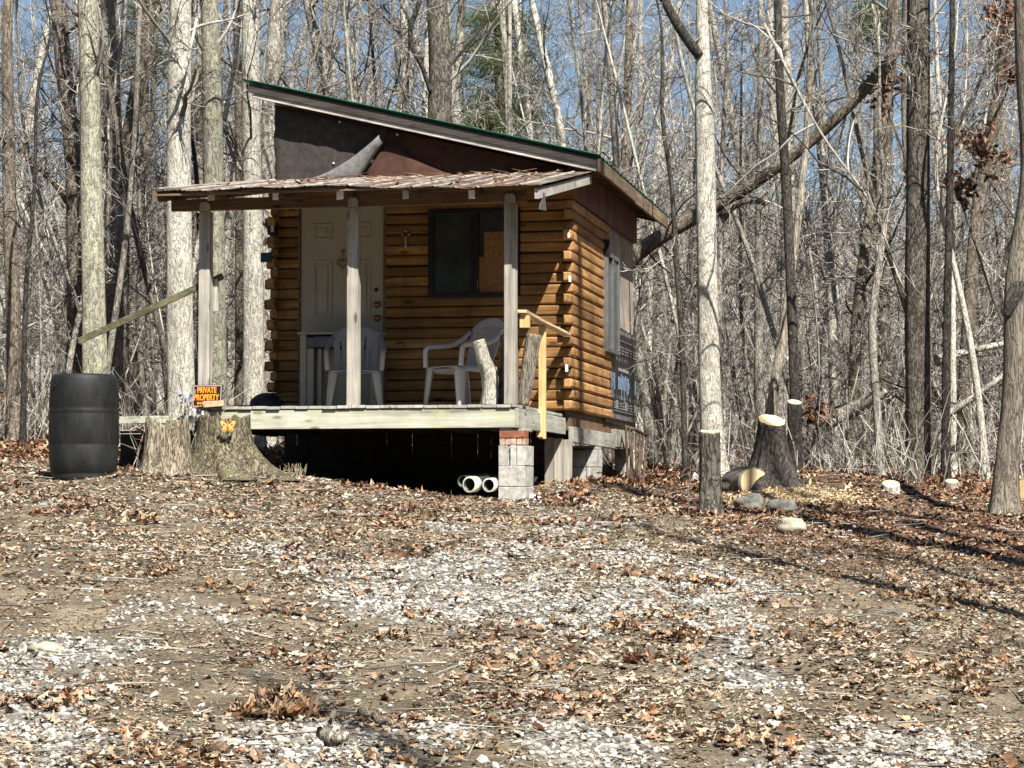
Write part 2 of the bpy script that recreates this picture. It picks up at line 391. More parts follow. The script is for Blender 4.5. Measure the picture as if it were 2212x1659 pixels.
M['leaf_mix'] = leafmat('leaf_mix', [(0, (0.048,0.029,0.018)), (.15, (0.130,0.069,0.036)), (.35, (0.226,0.138,0.077)), (.52, (0.307,0.202,0.121)), (.68, (0.372,0.274,0.178)), (.82, (0.420,0.347,0.251)), (.93, (0.340,0.138,0.048)), (1, (0.502,0.404,0.274))])
M['leaf_pale'] = leafmat('leaf_pale', [(0, (0.190,0.143,0.105)), (.3, (0.324,0.248,0.170)), (.6, (0.438,0.362,0.265)), (.85, (0.533,0.476,0.381)), (1, (0.419,0.248,0.115))])
M['leaf_brown'] = leafmat('leaf_brown', [(0, (0.028,0.015,0.010)), (.25, (0.081,0.036,0.020)), (.5, (0.161,0.076,0.040)), (.75, (0.250,0.137,0.081)), (.92, (0.338,0.226,0.146)), (1, (0.323,0.121,0.040))])
M['gravel'] = leafmat('gravel', [(0, (.09,.086,.078)), (.3, (.26,.25,.225)), (.65, (.41,.395,.36)), (1, (.56,.545,.50))], .9)
M['straw'] = leafmat('straw', [(0, (.15,.115,.07)), (.5, (.33,.27,.18)), (1, (.50,.43,.32))])
M['chips'] = leafmat('sawdust_chips', [(0, (.34,.23,.12)), (.4, (.55,.42,.24)), (1, (.72,.61,.40))])
M['leaf_bits'] = leafmat('leaf_bits', [(0, (.05,.036,.026)), (.12, (.13,.095,.065)), (.3, (.25,.19,.13)), (.5, (.36,.295,.21)), (.75, (.47,.41,.31)), (.9, (.33,.20,.11)), (1, (.56,.52,.44))])
# ================================================================== THE CABIN
rnd = random.Random(3); random.seed(5)
cabin = thing('log_cabin', 'small brown log cabin with slanted green metal roof and covered porch on block piers', 'cabin', O, -CA)
def rz_top(u): return 3.545+(.285-u)*.2425
H = .109; Z0 = .97
def logx(mb, a, b, z, h=H, v0=0, th=.1):
    j = rnd.uniform(-.004, .004); w = rnd.uniform(-.003, .003)
    o = [(th,.004),(.014,.004),(.003,.012),(-.002+j,.024),(-.003+j,.06),(-.002+j,h-.022),(.010,h-.006),(th,h-.006)]
    n = len(o); v = []
    k = max(2, int((b-a)/.35)+1)
    for i in range(k):
        t = a+(b-a)*i/(k-1); jj = rnd.uniform(-.002, .002)
        for p, q in o: v.append((t, v0+p+(jj if p < .05 else 0), z+q+w))
    f = [tuple(range(n)), tuple(range((k-1)*n, k*n))[::-1]]
    for i in range(k-1):
        f += [(i*n+q, (i+1)*n+q, (i+1)*n+(q+1) % n, i*n+(q+1) % n) for q in range(n)]
    mb.add(v, f)
def logy(mb, a, b, z, u0=0, sgn=1, h=H, th=.085, rnd_end=True):
    j = rnd.uniform(-.004, .004)
    o = [(-th,.004),(-.016,.004),(-.003,.012),(.002+j,.026),(.003+j,.06),(.002+j,h-.022),(-.012,h-.007),(-th,h-.007)]
    n = len(o); v = []; ks = [a, a+.012]+list(np.linspace(a+.05, b-.02, max(2, int((b-a)/.4))))+[b]
    k = len(ks)
    for i, t in enumerate(ks):
        s = .72 if i == 0 else (.94 if i == 1 else (.85 if i == k-1 else 1))
        for p, q in o: v.append((u0+sgn*((p+th/2)*s-th/2), t, z+(q-h/2)*s+h/2))
    f = [tuple(range(n)), tuple(range((k-1)*n, k*n))[::-1]]
    for i in range(k-1):
        f += [(i*n+q, (i+1)*n+q, (i+1)*n+(q+1) % n, i*n+(q+1) % n) for q in range(n)]
    mb.add(v, f)
front = MB(); rightw = MB(); leftw = MB()
for i in range(20):
    z = Z0+i*H; out = i % 2 == 0
    le = -3.30+rnd.uniform(-.03, .02)+(.0 if out else .06)
    logx(front, le, -2.95, z)
    re = -.002 if not out else -.088
    if z+H*.5 > 2.15 and z+H*.5 < 3.05:
        logx(front, -2.0, -1.54, z); logx(front, -.56, re, z)
    else: logx(front, -2.0, re, z)
    # right wall
    fe = (-.15+rnd.uniform(-.02, .02)) if out else -.02+rnd.uniform(-.006, .004)
    if i in (3, 11): fe -= .04
    if z+H < 1.76: be = 2.38+rnd.uniform(-.07, .07)+(.1 if i < 2 else 0)
    elif z < 2.8: be = 1.88+(.28 if i == 12 else rnd.uniform(-.01, .02))
    else: be = 2.25+rnd.uniform(-.1, .12)
    logy(rightw, fe, be, z+rnd.uniform(-.004, .004))
    fl = (-.14+rnd.uniform(-.03, .02)) if out else -.03
    if i > 1: logy(leftw, fl, 4.2, z, -3.25, -1)
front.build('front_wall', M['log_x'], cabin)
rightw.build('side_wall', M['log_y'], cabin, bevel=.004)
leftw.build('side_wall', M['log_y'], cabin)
b = MB(); b.box((-3.24, 4.12, .97), (-.05, 4.22, 3.45)); b.build('back_wall', M['osb'], cabin)
b = MB(); b.box((-3.15, .12, .9), (-.12, 4.1, .965)); b.build('floor_frame', M['dgrey_x'], cabin)
b = MB(); b.box((-3.2, .078, .95), (-2.96, .095, 3.2)); b.box((-1.99, .078, .95), (-.06, .095, 3.2)); b.box((-.08, .10, .95), (-.062, 2.3, 3.2)); b.build('wall_backing', M['dgrey_x'], cabin)
# header above the logs, gable in felt
b = MB(); b.box((-3.28, -.012, 3.152), (.02, .05, 3.30)); b.build('header_board', M['log_x'], cabin, bevel=.004)
gb = MB()
us = np.linspace(-3.20, .0, 30)
gb.add([(-3.2, .03, 3.3), (0, .03, 3.3), (0, .03, rz_top(0)-.16), (-3.2, .03, rz_top(-3.2)-.16), (-3.2, .09, 3.3), (0, .09, 3.3), (0, .09, rz_top(0)-.16), (-3.2, .09, rz_top(-3.2)-.16)],
       [(0,1,2,3),(7,6,5,4),(0,4,5,1),(1,5,6,2),(2,6,7,3),(3,7,4,0)])
gable = gb.build('gable', M['felt_brown'], cabin)
# black felt panel at left, with a ragged left edge and a seam
g = []
for i, u in enumerate(np.linspace(-3.215, -2.05, 16)):
    colm = []
    for j, t in enumerate(np.linspace(0, 1, 14)):
        zt = rz_top(u)-.15; zb = 3.36
        uu = u+(rnd.uniform(-.02, .012) if i == 0 else 0)
        if i == 15: uu = -1.98 - (1-t)*.18
        colm.append((uu, .018-.012*sin(i*1.1+j*.35)*.6-(.018 if 7 <= i <= 8 else 0), zb+(zt-zb)*t))
    g.append(colm)
MB().grid(g).build('tar_paper', M['felt_black'], gable, smooth=True, solid=.004)
# curled flap peeling off, grey backed
g = []
for i in range(15):
    s = i/14; u = -2.90+.87*s
    zt = 3.42+.03*s+.40*s**1.7; zb = 3.36+(.42*max(0, s-.66)/.34 if s > .66 else 0)
    rowp = []
    for j in range(6):
        t = j/5; rowp.append((u+t*(.02-.22*s*0), -.03-.13*s*(1-.5*t)-.05*sin(t*pi)*s, zt+(zb-zt)*t))
    g.append(rowp)
MB().grid(g).build('peeling_flap', M['felt_grey'], gable, smooth=True, solid=.006)
# sagging brown felt bulging at the foot of the gable
g = []
for i in range(40):
    s = i/39; u = -2.20+2.2*s
    top = 3.36+.33*math.exp(-((s-.10)/.10)**2)+.17*math.exp(-((s-.27)/.15)**2)+.05*sin(s*9)**2*(1-s)
    g.append([(u, -.03-.09*t*(1-s*.7)*(1+.3*sin(i*.7)), top+(3.32-top)*t) for t in np.linspace(0, 1, 6)])
o = MB().grid(g).build('sagging_felt', M['felt_brown'], gable, smooth=True, solid=.006)
nl = MB()
for (x, y) in ((733, 263), (720, 352), (857, 290)):
    u, z = on_v(x, y, -.02); nl.tube([(u, .02, z), (u, -.012, z)], .011, 8)
nl.build('nail_cap', M['lens'], gable)
# ---- main roof
roof = MB(); g = []
ribs = []
for i in range(2):
    u = -3.49 if i == 0 else .325
    rowp = []
    for v in np.arange(-.27, 4.80, .0575):
        k = int(round((v+.27)/.0575)) % 4
        rowp.append((u, v, rz_top(u)+(.022 if k == 0 else 0)))
    g.append(rowp)
mroof = MB().grid(g).build('roof', M['green_metal'], cabin, solid=.006)
b = MB(); b.beam((-3.44, -.215, rz_top(-3.44)-.058), (.29, -.215, rz_top(.29)-.058), .035, .088)
b.build('upper_fascia', M['dgrey_x'], mroof, bevel=.004)
b = MB(); b.beam((-3.39, -.195, rz_top(-3.39)-.124), (.28, -.195, rz_top(.28)-.124), .035, .055)
b.build('lower_fascia', M['fascia'], mroof, bevel=.004)
b = MB(); b.beam((.305, -.24, rz_top(.305)-.085), (.305, 2.15, rz_top(.305)-.085), .03, .14); b.beam((.304, 2.155, rz_top(.305)-.095), (.304, 4.76, rz_top(.305)-.075), .03, .15)
b.build('eave_board', M['rafter_y'], mroof, bevel=.004)
b = MB()
for v in np.arange(-.1, 4.7, .42):
    b.beam((-3.3, v, rz_top(-3.3)-.07), (.285, v, rz_top(.285)-.07), .04, .09)
b.build('rafter', M['beam_x'], mroof)
b = MB()
for i, u in enumerate(np.arange(-3.36, .26, .165)):
    b.beam((u, -.16, rz_top(u)-.0165), (u, 4.7, rz_top(u)-.0165), .155, .016)
b.build('roof_decking', M['osb'], mroof)
# ---- right side: sheathing, house wrap, window
b = MB(); b.add([(-.04, 1.0, Z0), (-.04, 4.25, Z0), (-.04, 4.25, rz_top(0)-.13), (-.04, .05, rz_top(0)-.13), (-.04, .05, 3.12), (-.04, 1.0, 3.12),
                 (-.1, 1.0, Z0), (-.1, 4.25, Z0), (-.1, 4.25, rz_top(0)-.13), (-.1, .05, rz_top(0)-.13), (-.1, .05, 3.12), (-.1, 1.0, 3.12)],
      [(0,1,2,3,4,5), (11,10,9,8,7,6)]+[(i, i+6, (i+1) % 6+6, (i+1) % 6) for i in range(6)])
sheath = b.build('sheathing', M['sheath'], cabin)
b = MB(); b.box((-.03, .02, 3.155), (.012, 4.24, rz_top(0)-.10)); b.build('top_board', M['osb'], cabin)
g = []
for i, v in enumerate(np.linspace(2.0, 4.32, 24)):
    g.append([(-.022+.004*sin(i*1.3+j), v, (.93-.02*((i*7) % 3)*.3)+(2.07-(v-2)*.012+.008*sin(i*2.1)-.93)*j/9) for j in range(10)])
wrap = MB().grid(g).build('house_wrap', M['wrap'], cabin, smooth=True, solid=.004)
b = MB(); ux = -.0135
def mark(v0, z0, v1, z1, B): B.box((ux, v0, z0), (ux+.003, v1, z1))
for i in range(19):
    v = 2.6+i*.085
    mark(v, 1.975, v+.018, 2.02, b); mark(v, .985, v+.02, 1.035, b)
mark(2.56, 1.90, 4.28, 1.907, b); mark(2.3, 1.075, 4.28, 1.083, b)
for i in range(9):
    v = 2.62+i*.2+rnd.uniform(-.03, .03)
    for q in range(3): mark(v, 1.82-q*.035, v+rnd.uniform(.07, .16), 1.835-q*.035, b)
    mark(v, 1.66, v+.012, 1.70, b); mark(v, 1.22, v+.012, 1.26, b)
    for q in range(3): mark(v, 1.165-q*.03, v+rnd.uniform(.06, .15), 1.18-q*.03, b)
for i in (1, 4, 7): mark(2.55+i*.22, 1.10, 2.72+i*.22, 1.20, b)
for i in range(13): mark(2.95+i*.06, 1.545, 2.99+i*.06, 1.58, b)
b.build('printed_marks', M['ink'], wrap)
b = MB()
for v0 in (2.45, 2.95, 4.2):
    for i in range(3 if v0 < 2.9 else (8 if v0 < 4 else 1)):
        v = v0+i*.1; mark(v, 1.32+rnd.uniform(-.02, .03), v+.055, 1.50+rnd.uniform(-.03, .02), b)
        if i % 2: mark(v+.05, 1.40+rnd.uniform(-.05, .03), v+.11, 1.44, b)
        if rnd.random() < .4: mark(v+.01, 1.18+rnd.uniform(0, .1), v+.03, 1.35, b)
b.build('printed_lettering', M['blueink'], wrap)
w = MB()
for (a0, a1, z0, z1) in ((1.90, 2.72, 1.70, 1.745), (1.90, 2.72, 2.765, 2.81), (1.90, 1.94, 1.745, 2.765), (2.68, 2.72, 1.745, 2.765), (2.27, 2.31, 1.745, 2.765)):
    w.box((-.03, a0, z0), (.045, a1, z1))
sw = w.build('window', M['alu'], cabin, bevel=.003); sw['label'] = 'narrow silver framed window in the sunlit side wall'
MB().box((.004, 1.94, 1.745), (.010, 2.27, 2.765)).build('pane', M['glass2'], sw)
MB().box((.018, 2.31, 1.745), (.024, 2.68, 2.765)).build('pane', M['glass2'], sw)
MB().box((-.02, 1.89, 2.77), (.06, 1.99, 2.95), .012).build('gap_filler', M['black'], sw)
# ---- sill, skirting, piers
b = MB(); b.box((-.09, -.02, .76), (-.045, 4.2, .968)); b.build('rim_joist', M['beam_x'], cabin, bevel=.004)
b = MB(); b.box((-.05, -.05, .64), (.005, 2.6, .80)); b.build('sill_beam', M['grey_y'], cabin, bevel=.006)
b = MB(); b.box((-.06, 2.62, .66), (.02, 4.1, .86)); b.build('sill_beam', M['grey_y'], cabin, bevel=.006)
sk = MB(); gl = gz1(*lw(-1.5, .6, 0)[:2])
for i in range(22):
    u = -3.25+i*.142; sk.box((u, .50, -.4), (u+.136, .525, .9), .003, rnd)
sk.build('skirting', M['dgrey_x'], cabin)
sk = MB()
for i in range(3): sk.box((-.205+i*.095-.08, -.10, .12), (-.115+i*.095-.08, -.075, .69-.012*i), .004, rnd)
sk.build('skirting', M['grey_z'], cabin, bevel=.003)['label'] = 'sunlit grey boards closing the porch corner'
def block(mb, u0, v0, z0, du, dv, h=.192, flutes=True):
    a = .5
    mb.box((u0, v0, z0+.004), (u0+du, v0+dv, z0+h-.004), .003, rnd)
pier = MB(); pier.box((-.265, -2.40, .688), (-.03, -2.03, .712)); pr = pier.build('foundation_pier', M['grey_x'], cabin)
b = MB(); b.box((-.262, -2.42, .620), (-.03, -2.2, .684), .003, rnd); b.build('brick', M['brick'], pr, bevel=.004)
b = MB()
for i in range(4): b.box((-.262+i*.053, -2.41, .556), (-.213+i*.053, -2.21, .616), .003, rnd)
b.box((-.050+.002, -2.41, .556), (-.028, -2.21, .616), .003, rnd); b.build('brick', M['brickside'], pr, bevel=.003)
for k, zz in enumerate((.362, .172, -.02, -.2)):
    b = MB()
    if k in (0, 3):
        b.box((-.27, -2.43, zz), (-.185, -2.05, zz+.188), .002, rnd); b.box((-.155, -2.43, zz), (-.10, -2.05, zz+.188), .002, rnd)
        b.box((-.095, -2.43, zz+.002), (-.012, -2.05, zz+.186), .002, rnd); b.box((-.186, -2.40, zz), (-.154, -2.08, zz+.186), 0); b.box((-.101, -2.40, zz+.002), (-.094, -2.08, zz+.184), 0)
    else: b.box((-.27, -2.44, zz), (-.015, -2.05, zz+.188), .004, rnd)
    b.build('concrete_block', M['concrete'], pr, bevel=.006)
p2 = MB(); p2.box((-.30, 1.3, .605), (0.0, 1.68, .638)); pr2 = p2.build('foundation_pier', M['grey_y'], cabin)
for k in range(3):
    zz = .41-.19*k
    b = MB(); b.box((-.10, 1.28, zz), (.015, 1.47, zz+.186), .004, rnd); b.box((-.10, 1.475, zz), (.012, 1.67, zz+.186), .004, rnd)
    b.box((-.30, 1.28, zz), (-.105, 1.67, zz+.186), .004, rnd)
    b.build('concrete_block', M['concrete'], pr2, bevel=.006)
p3 = MB(); p3.box((-.2, 3.8, .2), (-.02, 4.15, .66), .01, rnd); p3.build('foundation_pier', M['concrete'], cabin, bevel=.006)
# ---- porch floor
b = MB(); u = -3.20; k = 0
while u < -.12:
    wdt = .131; e = rnd.uniform(-.012, .012); s = rnd.uniform(-.004, .004)
    b.box((u, -2.45+e, .902+s), (min(u+wdt, -.105), -.01, .930+s)); u += .139
fl = b.build('porch_floor', M['grey_y'], cabin, bevel=.003)
b = MB(); b.box((-3.20, -2.43, .715), (-.115, -2.39, .893)); b.build('front_fascia', M['grey_x'], fl, bevel=.004)
b = MB(); b.box((-.115, -2.428, .712), (-.08, -1.32, .893)); b.box((-.115, -1.315, .72), (-.075, -.06, .888)); b.build('side_fascia', M['grey_y'], fl, bevel=.004)
b = MB()
for u in np.arange(-3.1, -.2, .42): b.box((u, -2.388, .72), (u+.04, -.02, .898))
b.box((-3.2, -2.388, .716), (-3.16, -.02, .895)); b.build('joist', M['dgrey_x'], fl)
# ---- porch posts (notched over the beam, rounded heads)
for (u, v, lean) in ((-3.14, -2.37, .01), (-1.675, -2.37, .01), (-.165, -2.37, .02)):
    b = MB(); w2 = .054; n = 7
    b.box((u-w2, v-w2, .932), (u+w2, v+w2, 2.80))
    bd = b.build('porch_post', M['grey_z'], cabin, bevel=.005)
    hd = MB(); out = [(u-w2+.004, 2.802)]+[(u+cos(t)*.05, 2.862+sin(t)*.028) for t in np.linspace(pi, 0, 7)]+[(u+w2-.004, 2.802)]
    hd.prism(out, 'y', v-w2, v-w2+.035); hd.build('post_head', M['grey_z'], bd)
b = MB(); b.box((-3.49, -2.386, 2.812), (-.02, -2.345, 2.925)); b.box((-3.40, -2.34, 2.815), (-.02, -2.30, 2.93)); b.build('porch_beam', M['beam_x'], cabin, bevel=.004)
# ---- porch roof
def pz(u, v): f = 2.955-(u+3.52)/3.74*.075; return f+(3.43-f)*(v+2.93)/2.93
g = []
U = np.linspace(-3.52, .22, 160)
for iv, v in enumerate(np.linspace(-2.93, .0, 16)):
    rowp = []
    for u in U:
        ph = ((u+3.52)/.2032) % 1
        rib = .018*max(0, 1-abs(ph-.5)/.11)+.006*max(0, 1-abs((ph*2) % 1-.5)/.2)
        wob = .012*sin(u*2.6)+.007*sin(u*7.1+1)+(.014*(fbm(np.array([u*4.]), np.array([v]))[0]-.5))
        e = .02*sin(u*3.3)+.012*sin(u*11) if iv == 0 else 0
        rowp.append((u, v+e, pz(u, v)+rib+wob*(1-iv/15)))
    g.append(rowp)
proof = MB().grid(g).build('porch_roof', M['rust_roof'], cabin, solid=.003, smooth=False)
for i, u in enumerate((-2.95, -2.32, -1.70, -1.07, -.45)):
    b = MB(); b.beam((u, -2.72-.03*(i % 2), pz(u, -2.74)-.062), (u, -.02, pz(u, 0)-.062), .042, .088, jit=.002); b.build('rafter', M['rafter_y'], proof, bevel=.003)
    b = MB(); q = pz(u, -2.75)-.075; b.box((u-.03, -2.775, q-.045), (u+.028, -2.755, q+.03), .006, rnd); b.build('rafter_end', M['white_sunlit'] if i in (1, 2, 4) else M['grey_x'], proof)  # white ends: sunlight on the rafter tails put into their colour
b = MB(); b.beam((-3.47, -2.90, pz(-3.47, -2.9)-.075), (-3.47, -.02, pz(-3.47, 0)-.075), .04, .10, jit=.002); b.build('rafter', M['rafter_y'], proof, bevel=.003)
b = MB(); b.beam((.175, -2.86, pz(.175, -2.86)-.075), (.175, -.02, pz(.175, 0)-.085), .04, .095); b.build('rafter', M['fascia'], proof, bevel=.003)
b = MB(); b.add([(.20, -2.66, 2.86), (.20, -2.60, 2.86), (.21, -2.56, 2.70), (.17, -2.68, 2.70), (.19, -2.66, 2.86), (.19, -2.60, 2.86), (.20, -2.56, 2.70), (.16, -2.68, 2.70)],
   [(0,1,2,3),(7,6,5,4),(0,4,5,1),(1,5,6,2),(2,6,7,3),(3,7,4,0)]); b.build('metal_bracket', M['alu'], proof)
b = MB()
for v in (-2.88, -2.0, -1.1, -.3): b.box((-3.50, v, pz(-1.6, v)-.030), (.20, v+.04, pz(-1.6, v)-.014), 0)
b.build('purlin', M['beam_x'], proof)
# ---- door
b = MB(); b.box((-2.925, .015, .965), (-2.025, .055, 3.14)); door = b.build('door', M['white_door'], cabin, bevel=.003)
b = MB()
for (u0, u1, z0, z1) in ((-2.95, -2.928, .93, 3.15), (-2.022, -1.995, .93, 3.15)): b.box((u0, -.004, z0), (u1, .07, z1))
b.build('door_frame', M['beam_x'], door)
b = MB()
for uc in (-2.685, -2.265):
    for (z0, z1) in ((2.80, 2.95), (1.98, 2.56), (1.15, 1.72)):
        wd = .105; t = .012
        b.box((uc-wd, .004, z0-t), (uc+wd, .016, z0+t)); b.box((uc-wd, .004, z1-t), (uc+wd, .016, z1+t))
        b.box((uc-wd, .004, z0+t+.001), (uc-wd+2*t, .016, z1-t-.001)); b.box((uc+wd-2*t, .004, z0+t+.001), (uc+wd, .016, z1-t-.001))
        b.box((uc-wd+.05, .006, z0+.04), (uc+wd-.05, .0155, z1-.04))
b.build('door_panel', M['white_door'], door, bevel=.004)
for z in (2.09, 1.95): 
    b = MB(); u = -2.085
    P = [(.0,.0),(.034,.0),(.036,-.012),(.018,-.016),(.018,-.03),(.032,-.042),(.034,-.055),(.024,-.07),(.0005,-.074)]
    b.lathe([(r, -y) for r, y in P], 18); o = b.build('door_knob', M['brass'], door, smooth=True); o.location = (u, .014, z); o.rotation_euler = (pi/2, 0, 0)
b = MB(); b.lathe([(.02, 0), (.022, .012), (.001, .015)], 14); o = b.build('lock', M['iron'], door); o.location = (-2.10, .014, 2.25); o.rotation_euler = (pi/2, 0, 0)
b = MB(); uc, zc = -2.46, 2.53
b.tube([(uc, -.012, zc+.14), (uc, -.02, zc+.05)], .007, 8); b.box((uc-.022, -.02, zc+.125), (uc+.022, .012, zc+.137))
hp = [(uc+.052*math.sin(t)**3*1.05, -.02, zc+.0032*(13*cos(t)-5*cos(2*t)-2*cos(3*t)-cos(4*t))*1.05) for t in np.linspace(0, 2*pi, 25)]
b.tube(hp, .0085, 8); b.tube([(uc, -.02, zc-.05), (uc, -.02, zc-.085)], [.006, .002], 6)
b.build('door_knocker', M['brass'], door, smooth=True)
# ---- front window
w = MB(); A0, A1, B0, B1 = -1.535, -.565, 2.15, 3.07
w.box((A0, -.03, B0), (A1, .04, B0+.045)); w.box((A0, -.03, B1-.045), (A1, .04, B1)); w.box((A0, -.03, B0+.0451), (A0+.06, .04, B1-.0451)); w.box((A1-.04, -.03, B0+.0451), (A1, .04, B1-.0451)); w.box((-1.08, -.022, B0+.0451), (-1.0, .035, B1-.0451))
fwin = w.build('window', M['black'], cabin, bevel=.003)
MB().box((A0+.06, .0, B0+.045), (-1.08, .008, B1-.045)).build('pane', M['glass'], fwin)
MB().box((-1.0, .018, B0+.045), (A1-.04, .028, B1-.045)).build('pane', M['glass'], fwin)
MB().box((-.945, .004, B0+.046), (A1-.042, .0165, 2.83)).build('boarding', M['board'], fwin)
MB().box((-.998, .002, B0+.046), (-.948, .012, 2.57)).build('boarding', M['board'], fwin)
MB().box((-1.012, -.026, 2.24), (-1.004, -.021, 2.33)).build('latch', M['alu'], fwin)
# ---- rails
b = MB(); b.beam((-.075, -2.30, 1.80), (-.06, -1.75, 1.775), .09, .028, jit=.003); b.beam((-.06, -1.752, 1.774), (-.04, -.16, 1.735), .09, .03, jit=.003); rail = b.build('porch_rail', M['fresh_y'], cabin, bevel=.003)
b = MB(); b.box((-.11, -1.32, .64), (-.072+.03, -1.27, 1.745)); b.build('rail_post', M['fresh_z'], rail, bevel=.003)
b = MB(); b.box((-.075-.05, -1.37, .655), (-.06, -1.325, .93)); b.build('rail_post', M['fresh_z'], rail, bevel=.003)
b = MB(); b.box((-.105, -2.26, 1.65), (-.015, -2.20, 1.765)); b.build('rail_block', M['fresh_z'], rail, bevel=.003)
u1, z1 = on_v(482, 596, -2.26); u0, z0 = on_v(170, 737, -2.60)
b = MB(); b.beam((u0, -2.60, z0), (u1, -2.26, z1), .03, .062); sr = b.build('stair_rail', M['rail_dark'], cabin, bevel=.003)
sr['label'] = 'sloping weathered handrail running down from the left porch post'
b = MB(); b.beam((-3.07, -2.30, 2.16), (-3.06, -2.30, 1.85), .03, .05); b.build('rail_cleat', M['grey_z'], sr)
# side walkway left of the porch
b = MB()
for i in range(12):
    u = -4.50+i*.105; b.box((u, -1.9, .845), (u+.098, -.55, .872), .003, rnd)
wk = b.build('side_walkway', M['grey_y'], cabin)
b = MB(); b.box((-4.5, -1.93, .80), (-3.22, -1.90, .843)); b.build('side_fascia', M['grey_x'], wk)
b = MB(); b.box((-4.45, -1.2, -.1), (-3.25, -1.17, .75)); b.box((-3.3, -2.2, -.2), (-3.26, -1.2, .8)); b.build('skirting', M['dgrey_x'], wk)
# small plastic tips on the log ends
b = MB()
for (x, y, s) in ((1231, 602, 1), (1224, 795, 1.15), (1228, 508, .8)):
    u, z = on_v(x, y, -.19); b.box((u-.012*s, -.192, z-.032*s), (u+.012*s, -.185, z+.032*s), .003, rnd)
for (x, y) in ((593, 455), (593, 518), (594, 580), (594, 612), (594, 680), (594, 744), (594, 805)):
    u, z = on_v(x, y, -.02); b.box((u-.012, -.02, z-.008), (u+.012, -.012, z+.008), .003, rnd)
b.build('marker_tag', M['white_sunlit'], cabin)
# ================================================================== THINGS ON AND AROUND THE PORCH
def text_obj(name, body, mt, parent, cx, cz, wd, ht, y=-.004, ex=.0015, bold=.02):
    cu = bpy.data.curves.new(name, 'FONT'); cu.body = body; cu.align_x = 'CENTER'; cu.extrude = ex; cu.offset = bold; cu.size = 1
    t = bpy.data.objects.new(name+'_c', cu); me = bpy.data.meshes.new_from_object(t)
    co = np.empty(len(me.vertices)*3); me.vertices.foreach_get('co', co); co = co.reshape(-1, 3)
    mn = co.min(0); mx = co.max(0)
    X = (co[:, 0]-(mn[0]+mx[0])/2)/(mx[0]-mn[0])*wd+cx; Z = (co[:, 1]-mn[1])/(mx[1]-mn[1])*ht+cz-ht/2
    me.vertices.foreach_set('co', np.stack([X, y-co[:, 2]*1.0, Z], 1).astype(np.float32).ravel()); me.update()
    bpy.data.objects.remove(t); bpy.data.curves.remove(cu)
    o = bpy.data.objects.new(name, me); me.materials.clear(); me.materials.append(mt); col.objects.link(o); o.parent = parent; return o
# sign
L = lw(-3.085, -2.475, .925)
sg = thing('private_property_sign', 'black and orange PRIVATE PROPERTY sign leaning at the left porch post', 'sign', L, -CA)
sg.rotation_euler = (radians(-6), 0, -CA)
MB().box((-.15, -.003, .0), (.15, .003, .215)).build('sign_board', M['signblack'], sg)
b = MB(); 
for (a0, a1, c0, c1) in ((-.139, .139, .008, .0125), (-.139, .139, .203, .2075), (-.139, -.1345, .0125, .203), (.1345, .139, .0125, .203)): b.box((a0, -.0055, c0), (a1, -.003, c1))
b.build('border', M['signwhite'], sg)
text_obj('lettering', 'PRIVATE', M['orange'], sg, -.005, .165, .19, .058, bold=.03)
text_obj('lettering', 'PROPERTY', M['orange'], sg, -.005, .095, .25, .060, bold=.03)
b = MB()
for i, (x, w_) in enumerate(((-.095, .018), (-.07, .012), (-.05, .02))): b.box((x, -.006, .028), (x+w_, -.003, .05))
b.build('lettering', M['orange'], sg)
o = MB().box((-.10, -.02, 0), (.10, .0, .055), .004).build('wood_scrap', M['fresh_y'], None, bevel=.003); L2 = lw(-3.01, -2.485, .928)
o.location = L2; o.rotation_euler = (0, radians(-2), -CA); tag(o, 'short pale scrap of lumber lying in front of the PRIVATE PROPERTY sign', 'wood scrap')
